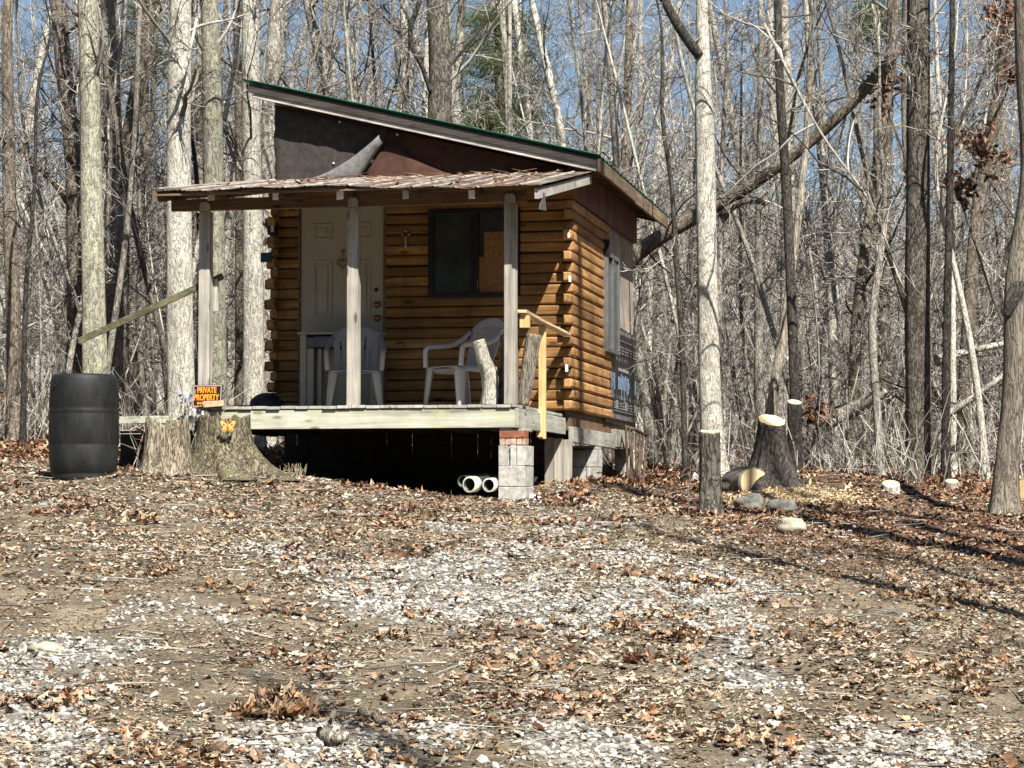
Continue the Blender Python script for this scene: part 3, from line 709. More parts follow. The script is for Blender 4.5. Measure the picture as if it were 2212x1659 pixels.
# --- plastic chairs
def chair(name, label, loc, rz, lattice):
    PM = M['white_plastic'] if lattice else M['shaded_plastic']
    t = thing(name, label, 'chair', loc, rz, None)
    w = .27
    g = [[(x*(.95+.05*(y+.22)), y, .42-.012*cos(x*5)+.02*(y+.22)*-.4 - .02*(abs(y+.24) < .03)) for x in np.linspace(-w+.02, w-.02, 11)] for y in np.linspace(-.25, .22, 11)]
    st = MB().grid(g)
    for s in (-1, 1): st.grid([[(s*(w-.025), y, .425), (s*(w-.005), y, .385-.02*cos(pi*(y+.02)/.48))] for y in np.linspace(-.25, .22, 9)])
    st.grid([[(x, -.25, .425), (x, -.268, .375+.045*cos(x/w*pi/2*.9))] for x in np.linspace(-w+.02, w-.02, 13)])
    st.build('seat', PM, t, smooth=True, solid=.007)
    # back: a curved arched shell with its holes left out
    nu, nv = 44, 44; V = {}; mb = MB(); vs = []; fs = []
    def bp(a, c):                       # a -1..1 across, c 0..1 up
        top = .93-.10*abs(a)**2.6; z = .43+(top-.43)*c; wd = .20+.055*c
        return (a*wd, .215+.13*c+.05*(1-a*a)*.9-.02, z)
    for i in range(nu+1):
        for j in range(nv+1): vs.append(bp(-1+2*i/nu, j/nv))
    for i in range(nu):
        for j in range(nv):
            a = abs(-1+2*(i+.5)/nu); c = (j+.5)/nv
            if lattice:
                inh = a < .74 and .42 < c < .86
                q = ((i+j*1) % 4 in (0,) and (i-j) % 4 in (0, 1)) or ((i+j) % 4 == 1 and (i-j) % 4 in (1, 0))
                if inh and q: continue
            else:
                if a < .80 and .10 < c < .80-.18*a*a and (i % 6) in (0, 1): continue
            k = i*(nv+1)+j; fs.append((k, k+nv+1, k+nv+2, k+1))
    mb.add(vs, fs); mb.build('backrest', PM, t, smooth=True, solid=.009)
    for s in (-1, 1):
        pts = [(s*.245, .30, .80), (s*.285, .22, .72), (s*.30, .10, .655), (s*.30, -.08, .635), (s*.295, -.20, .63), (s*.29, -.245, .60), (s*.285, -.25, .50), (s*.275, -.25, .42)]
        P = np.array(pts); tt = np.linspace(0, 7, 25); P = np.stack([np.interp(tt, range(8), P[:, k]) for k in range(3)], 1)
        for _ in range(2): P[1:-1] = (P[:-2]+P[1:-1]*2+P[2:])/4
        mbb = MB(); mbb.tube(P, np.linspace(.022, .026, 25), 8); mbb.build('armrest', PM, t, smooth=True)
        for (y0, y1, fr) in ((-.25, -.27, 1), (.20, .30, 0)):
            lm = MB(); a0 = s*(w-.015); a1 = s*(w+.02)
            secs = []
            for k in range(8):
                q = k/7; z = .42*(1-q); wd = .085*(1-q)+.045*q; x = a0+(a1-a0)*q; y = y0+(y1-y0)*q; d = 1 if fr else -1
                secs.append([(x-s*wd, y-.002*d, z), (x-s*wd*.5, y-.008*d, z), (x, y-.004*d, z), (x+s*.004, y+wd*.5*d, z), (x, y+wd*d, z)])
            lm.grid(secs); lm.build('leg', PM, t, smooth=True, solid=.008)
    return t
chair('plastic_chair', 'white plastic armchair with latticed back standing under the front window', lw(-.90, -1.15, .931), -CA-radians(38), True)
ch_ = chair('plastic_chair', 'plastic armchair coloured grey for shade, slatted back, standing in front of the door', lw(-2.0, -1.15, .931), -CA+radians(14), False); ch_.scale = (.96, .96, .94)
# --- white low cabinet against the door
cb = thing('low_cabinet', 'low white cabinet with grey top band pushed against the door', 'cabinet', lw(-2.41, -.18, .932), -CA)
MB().box((-.41, -.17, .0), (-.345, .12, .83)).box((.345, -.17, .0), (.41, .12, .83)).box((-.344, .06, .0), (.344, .11, .69)).box((-.344, -.15, .01), (-.27, -.12, .69)).box((-.24, -.10, .01), (-.20, -.07, .69)).build('cabinet_body', M['white_door'], cb, bevel=.004)
MB().box((-.344, -.165, .70), (.41-.066, .11, .80)).build('cabinet_band', M['grey_paint'], cb)
MB().box((-.43, -.19, .832), (.43, .13, .855)).build('cabinet_top', M['white_door'], cb, bevel=.004)
MB().box((.19, -.185, .60), (.225, -.172, .83)).build('cabinet_clip', M['white_door'], cb)
# --- bits on the left end of the wall
lp = thing('solar_wall_lamp', 'black solar wall lamp with white lens on the logs left of the door', 'lamp', lw(*[on_v(588, 493, -.08)[0], -.08, on_v(588, 493, -.08)[1]]), -CA)
MB().box((-.045, -.03, -.07), (.05, .06, .07)).build('lamp_body', M['black'], lp, bevel=.008)
MB().box((-.005, -.036, -.045), (.028, -.031, .045)).build('lens', M['lens'], lp)
q = on_v(575, 556, -.2)
lp = thing('solar_panel_light', 'small blue grey solar panel fixed to the log ends below the wall lamp', 'solar panel', lw(q[0], -.2, q[1]), -CA)
MB().box((-.06, -.012, -.05), (.06, .012, .05)).build('panel', M['solar'], lp, bevel=.006)
MB().beam((.03, .01, 0), (.07, .16, -.01), .02, .02).build('bracket', M['black'], lp)
q = on_v(573, 522, -.17); MBx = MB().box((-.016, -.01, -.045), (.016, .01, .045)); MBx.box((-.009, -.014, -.03), (.009, -.0105, .03))
o = MBx.build('door_sensor', M['lens'], None, bevel=.003); o.location = lw(q[0], -.17, q[1]); o.rotation_euler = (0, .25, -CA); tag(o, 'small pale plastic box hanging on the log ends between lamp and solar panel', 'sensor box')
# flower cross
q = on_v(877, 512, -.015)
cr = thing('wall_cross', 'small ornamental cross with a dark flower hanging between door and window', 'ornament', lw(q[0], -.02, q[1]), -CA)
b = MB(); b.beam((0, 0, -.10), (0, 0, .07), .018, .03); 
for a in (0, pi/2, pi): 
    b.lathe([(.001, 0), (.019, .003), (.019, .010), (.001, .013)], 12, (.035*cos(a), 0, .02+.035*sin(a)))
b.beam((-.035, 0, .02), (.035, 0, .02), .018, .02); b.box((-.014, -.006, -.115), (.014, .006, -.085)); b.build('cross', M['silver'], cr)
b = MB()
for k in range(7):
    a = k*2*pi/7; b.tube([(0, -.014, .02), (.012*cos(a), -.022, .02+.012*sin(a)), (.026*cos(a), -.018, .02+.026*sin(a))], [.004, .009, .003], 6)
b.build('flower', M['iron'], cr, smooth=True)
# hanging hook
q = on_v(540, 452, -2.3)
hk = MB(); 
for k in range(6): 
    t = np.linspace(0, 2*pi, 11); c_ = (0, 0, -.018-k*.024)
    hk.tube([(.006*cos(a) if k % 2 else 0, 0 if k % 2 else .006*cos(a), c_[2]+.013*sin(a)) for a in t], .0025, 5)
hk.tube([(0, 0, -.15), (0, 0, -.17), (.012, 0, -.185), (.012, 0, -.20), (0, 0, -.21), (-.010, 0, -.20)], .004, 6)
o = hk.build('hanging_hook', M['iron'], None, smooth=True); o.location = lw(q[0], -2.3, 2.812); tag(o, 'rusty hook on a short chain hanging from the porch beam', 'hook')
# --- cut limbs standing on the porch
def bark_tube(mb, pts, rads, k=24, amp=.10, seed=0, sub=14):
    P = np.array(pts, float); n = len(P); t = np.linspace(0, n-1, (n-1)*sub+1)
    Q = np.stack([np.interp(t, range(n), P[:, a]) for a in range(3)], 1)
    for _ in range(sub//2): Q[1:-1] = (Q[:-2]+2*Q[1:-1]+Q[2:])/4
    r = np.interp(t, range(n), rads); th = np.arange(k)*2*pi/k
    ln = np.concatenate([[0], np.cumsum(np.linalg.norm(np.diff(Q, axis=0), axis=1))])
    D = 1+amp*(fbm(np.cos(th)[None, :]*2.2+seed+ln[:, None]*2.5*0+5, np.sin(th)[None, :]*2.2+ln[:, None]*2.2+seed*3, 3)-.5)*2
    D += amp*.7*(vnoise(th[None, :]*k/4.0+seed, ln[:, None]*7+th[None, :]*0)-.5)
    mb.tube(Q, r, k, True, D); return Q
def cutlog(name, label, cat, loc, pts, rads, mt, rz=0, cutm='oldcut', group=None, seed=0, amp=.1, k=24):
    t = thing(name, label, cat, loc, rz, group); mb = MB(); Q = bark_tube(mb, pts, rads, k, amp, seed)
    mb.build('bark', mt, t, smooth=True)
    for e, (i0, i1, r) in enumerate(((-1, -2, rads[-1]),)):
        d = _norm(Q[i0]-Q[i1]); c = Q[i0]; x = _norm(np.cross(d, [0.13, 1., .3])); y = np.cross(d, x)
        m2 = MB(); kk = 22; rr = [r*(.93+.04*sin(3*a+seed)) for a in np.linspace(0, 2*pi, kk, endpoint=False)]
        v = [c+d*.004]+[c+d*.004+(x*cos(2*pi*i/kk)+y*sin(2*pi*i/kk))*rr[i] for i in range(kk)]
        v += [c+d*-.01]+[c+d*-.01+(x*cos(2*pi*i/kk)+y*sin(2*pi*i/kk))*rr[i] for i in range(kk)]
        f = [(0, i+1, (i+1) % kk+1) for i in range(kk)]+[(i+1, i+kk+2, (i+1) % kk+kk+2, (i+1) % kk+1) for i in range(kk)]
        m2.add(v, f); m2.build('cut_end', M[cutm], t)
    return t
cutlog('cut_limb', 'pale crooked cut limb standing on the porch beside the right post', 'log', lw(-.40, -2.22, .935), [(0,0,0),(.01,0,.14),(.0,0,.30),(-.05,-.01,.42),(-.10,-.02,.60)], [.085,.080,.078,.066,.058], M['bark_white'], -CA, seed=3, amp=.16)
cutlog('cut_log', 'dark upright cut log standing close to the right porch post', 'log', lw(-.245, -2.10, .935), [(0,0,0),(0,0,.35),(.01,0,.66)], [.10,.095,.088], M['bark_brown'], -CA, seed=5, amp=.12)
cutlog('bark_slab', 'grey furrowed slab of log leaning behind the right porch post', 'log', lw(-.06+.0, -2.08, .935), [(-.05,0,0),(.0,0,.3),(.06,0,.66)], [.05,.07,.075], M['bark_furrow'], -CA, seed=8, amp=.2)
# black lumpy bag at the left end of the porch wall
g = MB(); rs = np.random.RandomState(4)
for (cx, cy, r, h, ex) in ((0, 0, .23, .13, 1.5), (.2, .05, .17, .26, 1)):
    g.lathe([(r*math.sin(a)*(1+.12*rs.rand()), h*.5*(1-math.cos(a))) for a in np.linspace(.5, pi, 10)], 18, (cx, cy, 0), ex, .8)
o = g.build('garbage_bag', M['bag'], None, smooth=True); o.location = lw(-3.33, -.55, .90); tag(o, 'black lumpy bag heaped at the left foot of the log wall', 'bag')
# --- barrel
bp_ = hit(181, 1035); bY = bp_[1]+.29
bar = thing('plastic_barrel', 'black plastic drum barrel standing at the left beside the old stump', 'barrel', ((181-1106)/5000*bY, bY, bp_[2]-.01), .4); bar.scale = (1.05, 1.05, 1.03)
pr_ = [(.001,0),(.262,0),(.270,.01),(.272,.03),(.264,.055),(.266,.065),(.274,.075),(.283,.16),(.288,.30),(.286,.305),(.290,.315),(.291,.44),(.289,.56),(.286,.572),(.289,.58),(.290,.60),(.284,.612),(.290,.63),(.286,.78),(.278,.86),(.266,.893),(.250,.905),(.238,.900),(.232,.882),(.001,.876)]
b = MB(); b.lathe(pr_, 72, cap=False); b.build('drum', M['barrel'], bar, smooth=True)
b = MB()
for a in (2.0, 5.1): b.lathe([(.001,.02),(.033,.02),(.036,.0),(.04,.0)], 18, (.15*cos(a), .15*sin(a), .878))
b.build('bung', M['barrel'], bar, smooth=True)
b = MB(); a = radians(224)-.4; b.lathe([(.012, 0), (.012, .01), (.001, .01)], 12); o = b.build('hole', M['black'], bar); o.location = (.289*cos(a), .289*sin(a), .80); o.rotation_euler = (0, pi/2, a)
# --- the big old stumps
def stump(name, label, x0, x1, ytop, ybase, ff, mt, seed, jag, flare, cutm=None, k=64, tilt=0, yb=None, cat='stump', group=None, skew=0, ty=0, fe=4):
    p = hit((x0+x1)/2, ybase) if yb is None else at((x0+x1)/2, ybase, yb); sc = 5000/p[1]; r = (x1-x0)/2/sc; Y = p[1]+(r*.7 if yb is None else 0)
    z0 = gz1(p[0], Y)-.08; top = (1091-ytop)/(5000/Y)
    t = thing(name, label, cat, (p[0], Y, z0), 0, group); rs = np.random.RandomState(seed)
    n = 26; th = np.arange(k)*2*pi/k; mb = MB(); h = top-z0; V = []
    for i in range(n):
        q = i/(n-1); fl = 1+flare*(1-q)**fe+.06*(1-q)
        root = 1+(.16*flare*(1-q)**2)*np.sin(th*5+seed)+.05*(1-q)*np.sin(th*3+seed)
        rr = r*fl*root*(1+(.16 if jag > .02 else .10)*(fbm(np.cos(th)*3+seed+9, np.sin(th)*3+q*1.2, 3)-.5)*2+.045*(vnoise(th*k/7.0+seed, q*1.5+th*0)-.5)*2)
        zz = h*q+(jag*(vnoise(th*5.0+seed, th*0+2.2)-.4)+jag*.5*(vnoise(th*13.0, th*0+seed)-.5) if q > .6 else 0)*((q-.6)/.4)
        V.append(np.stack([rr*np.cos(th)+skew*(1-q)**3, rr*np.sin(th), zz+(tilt*rr*np.cos(th)+ty*rr*np.sin(th))*q**3], 1))
    V = np.array(V)
    if jag > .02:
        V2 = np.stack([V[-1][:, 0]*.82, V[-1][:, 1]*.82, V[-1][:, 2]-.02], 1); V3 = np.stack([V[-1][:, 0]*.6, V[-1][:, 1]*.6, V[-1][:, 2]-.12], 1)
        V = np.concatenate([V, V2[None], V3[None]])
    i = np.arange(len(V)-1)[:, None]*k; j = np.arange(k)[None, :]; j2 = (j+1) % k
    mb.add(V.reshape(-1, 3), np.stack([i+j, i+j2, i+k+j2, i+k+j], -1).reshape(-1, 4))
    mb.L.append(len(V)*k-k+np.arange(k)); mb.C.append(np.array([k]))
    mb.build('trunk', mt, t, smooth=True)
    if cutm:
        m2 = MB(); vv = V[-1]; rim = vv*np.array([.95, .95, 1])+np.array([0, 0, .006]); low = rim-np.array([0, 0, .02])
        c0 = rim.mean(0)
        m2.add(np.concatenate([[c0], rim, low]), [(0, i+1, (i+1) % k+1) for i in range(k)]+[(i+1, i+k+1, (i+1) % k+k+1, (i+1) % k+1) for i in range(k)])
        m2.build('cut_face', M[cutm], t)
    return t, Y
st1, sY1 = stump('old_stump', 'large grey weathered stump under the porch corner with a butterfly on it', 424, 540, 903, 1022, 1, M['stump_dark'], 3, .08, .9, skew=.14, yb=21.0, fe=2.6)
st2, sY2 = stump('old_stump', 'broken pale stump with jagged top between the barrel and the larger stump', 314, 408, 917, 1016, 1, M['stump'], 8, .16, .45, yb=20.75)
# butterfly ornaments
def butterfly(name, label, px, py, Y, s, m1, m2_, rz=.2):
    P = at(px, py, Y); t = thing(name, label, 'ornament', P, rz); b = MB()
    for sg_ in (-1, 1):
        up_ = [(0,0),(.02,.035),(.06,.07),(.085,.062),(.08,.03),(.05,.0)]; lo_ = [(0,0),(.05,-.002),(.062,-.03),(.045,-.055),(.02,-.045)]
        for o_ in (up_, lo_):
            n = len(o_); v = [(sg_*x*s, -.03*s*(x/.08)-.004, z*s) for x, z in o_]+[(sg_*x*s, -.03*s*(x/.08)+.002, z*s) for x, z in o_]
            b.add(v, [tuple(range(n)), tuple(range(2*n-1, n-1, -1))]+[(i, (i+1) % n, (i+1) % n+n, i+n) for i in range(n)])
    b.build('wings', m2_, t)
    c = MB(); c.tube([(0, -.012, -.05*s), (0, -.02, 0), (0, -.012, .045*s)], [.006*s, .014*s, .006*s], 8)
    for sg_ in (-1, 1):
        c.tube([(0, -.012, .04*s), (sg_*.02*s, -.02, .08*s)], .003*s, 5)
        c.lathe([(.001, -.006*s), (.012*s, 0), (.001, .006*s)], 10, (sg_*.045*s, -.026*s, .030*s)); c.lathe([(.001, -.006*s), (.010*s, 0), (.001, .006*s)], 10, (sg_*.04*s, -.024*s, -.03*s))
    c.build('butterfly_body', m1, t); return t
bt = butterfly('butterfly_ornament', 'orange and yellow butterfly ornament on a stake at the edge of the large stump', 492, 922, sY1-.34, .82, M['butter_o'], M['butter_y'])
MB().tube([(0, .0, -.04), (0, .0, -.16)], .003, 5).build('stake', M['iron'], bt)
bt = butterfly('butterfly_ornament', 'silver butterfly ornament on a stake left of the PRIVATE PROPERTY sign', 405, 860, sY2+.05, 1.15, M['silver'], M['silver'], -.3)
MB().tube([(0, .0, -.04), (.02, .0, -.20)], .004, 5).build('stake', M['iron'], bt)
P = at(419, 897, sY2+.1); o = MB().lathe([(.001,-.10),(.004,-.095),(.006,-.03),(.018,-.02),(.024,.0),(.020,.03),(.022,.055),(.001,.06)], 16).build('stake_light', M['silver'], None, smooth=True); o.location = P; tag(o, 'small silver stake light standing between the two old stumps', 'stake light')
P = at(438, 899, sY1-.05); o = MB().lathe([(.001,0),(.026,0),(.028,.04),(.012,.07),(.010,.085),(.001,.087)], 16).build('glass_jar', M['lens'], None, smooth=True); o.location = (P[0], P[1], P[2]-.04); tag(o, 'small clear jar standing on the large old stump', 'jar')
# --- pipes under the porch
for (x, y, r, L_, a, lab) in ((1014, 1047, .073, .7, .55, 'white ended drain pipe lying under the porch, left of its twin'), (1056, 1048, .064, .6, .45, 'white ended drain pipe lying close to the front block pier'), (1000, 1040, .055, .6, .35, 'dark corrugated pipe end lying behind the white ended pipes')):
    p = at(x, y, 21.35 if r > .063 else 21.6); t = thing('drain_pipe', lab, 'pipe', p, 0); wh = r > .063
    d = np.array([sin(a), cos(a), .06])
    b = MB()
    th = np.linspace(0, 2*pi, 25)[:-1]
    x_ = np.array([cos(a), -sin(a), 0]); z_ = np.array([0, 0, 1.])
    sec = []
    for (tt, rr) in ((0, r), (.05, r), (.055, r*.93), (L_, r*.93), (L_, r*.8), (0.001, r*.84), (0, r)):
        sec.append([d*tt+(x_*cos(q)+z_*sin(q))*rr for q in list(th)+[th[0]]])
    b.grid(sec); b.build('pipe_body', M['pvcgreen'], t, smooth=True)
    if wh:
        b = MB(); sec = [[d*tt+(x_*cos(q)+z_*sin(q))*rr for q in list(th)+[th[0]]] for (tt, rr) in ((-.004, r*.84), (-.006, r*1.02), (.10, r*1.02), (.10, r*1.0))]
        b.grid(sec); b.build('pipe_collar', M['pvc'], t, smooth=True)
# --- rusty corrugated sheet leaning on the side wall
t0 = thing('rusty_metal_rack', 'rusty rack of upright round bars leaning against the back right corner of the cabin', 'metal rack', (0,0,0), 0)
A = at(1352, 922, 26.5); B = at(1397, 942, 27.0); C = at(1357, 1038, 25.2); D_ = at(1387, 1042, 25.6)
rk = MB(); nrm = _norm(np.cross(B-A, C-A))
for i in range(7):
    s_ = i/6; a_ = A+(B-A)*s_; c_ = C+(D_-C)*s_+np.array([0, 0, -.06]); wb = np.array([.012*sin(i*2.2), .02*cos(i*1.7), 0])
    rk.tube([a_, (a_+c_)/2+wb, c_], .0145, 8)
rk.build('bar', M['rust_sheet'], t0, smooth=True)
rk = MB(); rk.tube([A, (A+B)/2+np.array([0, -.02, .015]), B], .022, 8); rk.build('top_bar', M['rust_sheet'], t0, smooth=True)
st_, Yx = stump('log_round', 'upright sawn log end standing behind the rusty rack at the cabin corner', 1338, 1376, 914, 1036, 1, M['bark_white'], 12, .0, .05, 'cut', tilt=0, cat='log')
st_.location.y += 2.0; st_.location.x += .10; st_.scale = (1.1, 1.1, 1.08)
b = MB().box((-.11, -.05, 0), (.10, .05, .065), .006); o = b.build('fallen_brick', M['brick'], None, bevel=.004); p = hit(1258, 1030); o.location = (p[0], p[1], p[2]-.015); o.rotation_euler = (.1, .15, -.5); tag(o, 'loose red brick lying in the leaves beside the side pier', 'brick')
b = MB()
for (x0, x1, y0, y1) in ((-.1,-.06,-.1,.1),(.06,.1,-.1,.1),(-.06,.06,-.1,-.06),(-.06,.06,.06,.1)): b.box((x0, y0, 0), (x1, y1, .19))
p = hit(1134, 1076); o = b.build('concrete_block', M['concrete'], None, bevel=.005); o.location = (p[0], p[1]+.08, p[2]-.03); o.scale = (.75, .75, .75); o.rotation_euler = (0, 0, -.1); tag(o, 'small hollow concrete block at the foot of the front pier', 'block')
def rock(px, py, w, h, mt, label, seed, name='rock', d=.7):
    p = hit(px, py); sc = 5000/p[1]; rx = w/2/sc; rzz = h/sc
    n, k = 14, 24; ph = np.linspace(0, pi, n); th = np.arange(k)*2*pi/k; V = []
    for a in ph:
        for t in th:
            x, y, z = sin(a)*cos(t), sin(a)*sin(t), cos(a)
            V.append((x, y, z))
    V = np.array(V); nn = 1+.9*(fbm(V[:, 0]*1.3+seed*3.1, V[:, 1]*1.3+V[:, 2]*1.9+seed, 4)-.5)+.35*(fbm(V[:, 0]*4+seed, V[:, 2]*6+V[:, 1]*3, 2)-.5)
    V = V*nn[:, None]*np.array([rx, rx*d, rzz*.62]); V[:, 2] += rzz*.35
    i = np.arange(n-1)[:, None]*k; j = np.arange(k)[None, :]; j2 = (j+1) % k
    b = MB(); b.add(V, np.stack([i+j, i+k+j, i+k+j2, i+j2], -1).reshape(-1, 4)); o = b.build(name, mt, None, smooth=True); o.location = (p[0], p[1]+rx*d*.6, p[2])
    return tag(o, label, 'rock')
rock(1711, 1150, 62, 34, M['rock'], 'rounded pale grey rock in the leaves right of the sapling stump', 2)
rock(1622, 1102, 66, 34, M['darkrock'], 'dark mossy rock just below the sawn log end', 5)
rock(1690, 1108, 70, 34, M['darkrock'], 'dark rock right of the sawn log end, half under leaves', 7)
rock(97, 1412, 84, 22, M['rock'], 'flat pale stone lying in the gravel at the lower left', 9)
rock(1150, 1082, 40, 14, M['white_rag'], 'white crumbled chunk lying at the foot of the front pier', 11)
rock(1005, 1262, 0.1+18, 8, M['gravel'], 'small pale stone on the leafy yard before the pier', 13)
# --- fresh stumps and sawn logs at the right
stump('sapling_stump', 'tall narrow grey stump with pale sawn top standing in front of the woods', 1512, 1558, 934, 1114, 1, M['bark_umber'], 21, .015, .35, 'oldcut', ty=.18)
tt, Yb = stump('sawn_stump', 'big dark root flared stump with bright yellow sawn top on the right', 1640, 1700, 909, 1046, 1, M['bark_dark'], 31, .0, 1.5, 'cut', tilt=-.12, ty=.42, fe=2.3)
tt.scale = (1.02, 1.02, 1)
t2, Yc = stump('sawn_stump', 'small slim stump with orange sawn top right behind the big dark stump', 1702, 1732, 869, 1030, 1, M['bark_dark'], 33, .0, .15, 'cut', tilt=-.05, ty=.35, yb=26.3)
stump('sawn_stump', 'low round stump with pale top among leaves left of the big trunk', 1908, 1946, 1046, 1064, 1, M['bark_grey'], 35, .0, .2, 'cut', ty=.4)
stump('sawn_stump', 'low pale topped stump among leaves right of the big trunk', 2044, 2072, 1040, 1062, 1, M['bark_grey'], 36, .0, .2, 'cut', ty=.3)
p = hit(1625, 1072)
cutlog('sawn_log', 'thick log lying with its round yellow sawn end facing the yard', 'log', (p[0]+.02, p[1]+.35, p[2]+.13), [(-.10,.42,.0),(-.05,.2,.0),(.03,-.05,.0)], [.16,.165,.16], M['bark_grey'], 0, 'cut', seed=14, k=30)
p = hit(2200, 1092)
cutlog('sawn_log', 'log with yellow sawn end lying at the far right edge by the curved tree', 'log', (p[0]+.12, p[1]+.3, p[2]+.12), [(.5,.6,.0),(.2,.2,.0),(.0,-.05,.0)], [.15,.15,.145], M['bark_grey'], 0, 'cut', seed=15, k=30)
for (x, y, sd) in ((2080, 1075, 3), (2125, 1083, 4), (2000, 1052, 6)): pass
for (x, y, r_, L2_, a_, lb_) in ((1590, 1062, .05, .35, .3, 'short branch offcut lying left of the sawn log end'), (1752, 1052, .045, .4, -.5, 'short branch offcut lying in sawdust right of the dark stump'), (1830, 1062, .04, .5, .8, 'thin branch offcut among leaves right of the sawdust')):
    p = hit(x, y); cutlog('branch_offcut', lb_, 'log', (p[0], p[1]+.1, p[2]+r_*.8), [(-L2_*cos(a_), .1, 0), (-L2_*.5*cos(a_), .06, .01), (.0, -.03, .0)], [r_, r_, r_*.95], M['bark_umber'], 0, 'cut', seed=int(x), k=14)
# horseshoe-like dark ring and thin rod
p = hit(1478, 1045); b = MB(); b.tube([(-.03*2*cos(a), .01*a, .09+.095*sin(a)) for a in np.linspace(-.6, pi+.6, 18)], .022, 8); o = b.build('metal_hoop', M['iron'], None, smooth=True); o.location = p; o.rotation_euler = (0, .35, .3); tag(o, 'dark curved metal hoop stuck upright in the leaves', 'metal hoop')
rock(1496, 1040, 24, 20, M['white_rag'], 'small white lump behind the dark metal hoop', 17)
p = hit(1488, 1118); b = MB(); b.tube([(0,0,-.03),(.0,0,.12),(-.01,0,.27)], .006, 6); o = b.build('metal_rod', M['alu'], None); o.location = p; tag(o, 'thin light rod standing upright left of the narrow grey stump', 'rod')
# sticks on the ground
def stick(pts, r, label, mt='twig', name='stick'):
    P = np.array([hit(x, y) for x, y in pts]); c = P.mean(0); P = P-c; P[:, 2] += r*.9
    n = len(P); t = np.linspace(0, n-1, n*4); Q = np.stack([np.interp(t, range(n), P[:, a]) for a in range(3)], 1); Q += np.random.RandomState(int(pts[0][0])).randn(*Q.shape)*r*.35
    b = MB(); b.tube(Q, np.linspace(r, r*.5, len(Q)), 8); o = b.build(name, M[mt], None, smooth=True); o.location = c; return tag(o, label, 'stick')
stick([(680,1232),(720,1240),(765,1250),(805,1254)], .012, 'dark stick lying in the leaves below the porch middle', 'bark_brown')
stick([(505,1324),(590,1318),(640,1330),(705,1346)], .016, 'longest grey stick lying bent across the middle left of the yard', 'bark_brown')
stick([(520,1364),(555,1373),(590,1381)], .010, 'short bleached stick on bare dirt at the left of the yard', 'twig_pale')
stick([(300,1400),(380,1404),(470,1400)], .008, 'thin pale stick crossing the leaves at the lower left', 'twig_pale')
stick([(415,1430),(470,1438)], .006, 'smallest pale stick on the dirt at the lower left', 'twig_pale')
stick([(783,1556),(810,1566),(848,1575)], .026, 'thick broken branch piece near the bottom centre of the yard', 'bark_brown')
stick([(692,1600),(715,1612),(745,1615)], .035, 'stubby log chunk lying at the bottom edge beside gravel', 'bark_furrow')
stick([(1980,1440),(2060,1436),(2150,1448),(2205,1444)], .008, 'long thin straw coloured stick at the right side of the yard', 'twig_pale')
stick([(1240,1082),(1270,1075),(1310,1080)], .010, 'twig lying in leaves right of the front pier', 'twig_pale')
stick([(90,1088),(140,1092)], .008, 'thin grey stick on dirt in front of the barrel', 'twig_pale')
# ================================================================== GROUND
def axis_pts(lo, hi, st, far0, far1, g=1.22):
    a = list(np.arange(lo, hi+st/2, st)); s = st
    while a[-1] < far1: s *= g; a.append(a[-1]+s)
    s = st; b = []; t = lo
    while t > far0: s *= g; t -= s; b.append(t)
    return np.array(b[::-1]+a)
GXs = axis_pts(-7.5, 7.5, .075, -900, 900); GYs = axis_pts(6, 31, .075, -200, 1400)
XX, YY = np.meshgrid(GXs, GYs, indexing='ij')
# gravel patches, given where they lie in the yard
_bl = []
for (px, py, rx, ry, s) in ((30,1600,120,80,1.0),(640,1632,150,36,1),(1260,1615,120,50,1.1),(860,1300,190,42,.85),(1230,1195,280,60,.62),(1330,1262,270,55,.85),(1180,1478,80,50,1.0),(1360,1370,170,40,.75),(150,1412,130,26,.6),(1900,1648,230,36,.7),(1520,1455,170,50,.6),(1680,1385,150,34,.5),(60,1500,70,30,.6),(1000,1150,200,30,.4),(300,1330,120,25,.35),(980,1600,120,30,.5),(1480,1150,150,22,.35),(1750,1560,150,40,.35),(1000,1250,260,45,.7),(1560,1330,200,40,.6),(700,1180,200,28,.4),(1450,1540,200,35,.5)):
    a = hit(px, py); b2 = hit(px, py-ry); _bl.append((a[0], a[1], 1.25*rx/(5000/a[1]), 1.3*max(.15, abs(b2[1]-a[1])), s))
def gmask(x, y):
    s = np.zeros_like(x)
    for (cx, cy, rx, ry, k) in _bl: s = np.maximum(s, k*np.exp(-(((x-cx)/rx)**2+((y-cy)/ry)**2)*.8))
    n = fbm(x*2.3+4, y*1.1, 4)
    return np.clip((s+(n-.5)*2.4-.30)*1.5, 0, 1)*np.clip(s*4, 0, 1)
_bb = []
for (px, py, rx, ry, k) in ((190,1112,230,26,.9),(560,1345,260,26,.9),(500,1455,260,45,.9),(250,1500,150,40,.5),(850,1470,110,70,1),(720,1590,230,24,.9),(1850,1325,320,28,.8),(2000,1405,260,26,.8),(1380,1112,200,16,.8),(430,1285,170,24,.8),(1000,1580,160,30,.7),(1700,1500,200,30,.5),(30,1250,120,30,.6),(1120,1330,120,20,.5),(900,1095,250,16,.6)):
    a = hit(px, py); b2 = hit(px, py-ry); _bb.append((a[0], a[1], rx/(5000/a[1]), max(.12, abs(b2[1]-a[1])), k))
def bare(x, y):
    s = np.zeros_like(x)
    for (cx, cy, rx, ry, k) in _bb: s = np.maximum(s, k*np.exp(-(((x-cx)/rx)**2+((y-cy)/ry)**2)*.8))
    return np.clip((s+(fbm(x*2.1+31, y*1.2+7, 4)-.5)*1.6-.35)*2, 0, 1)
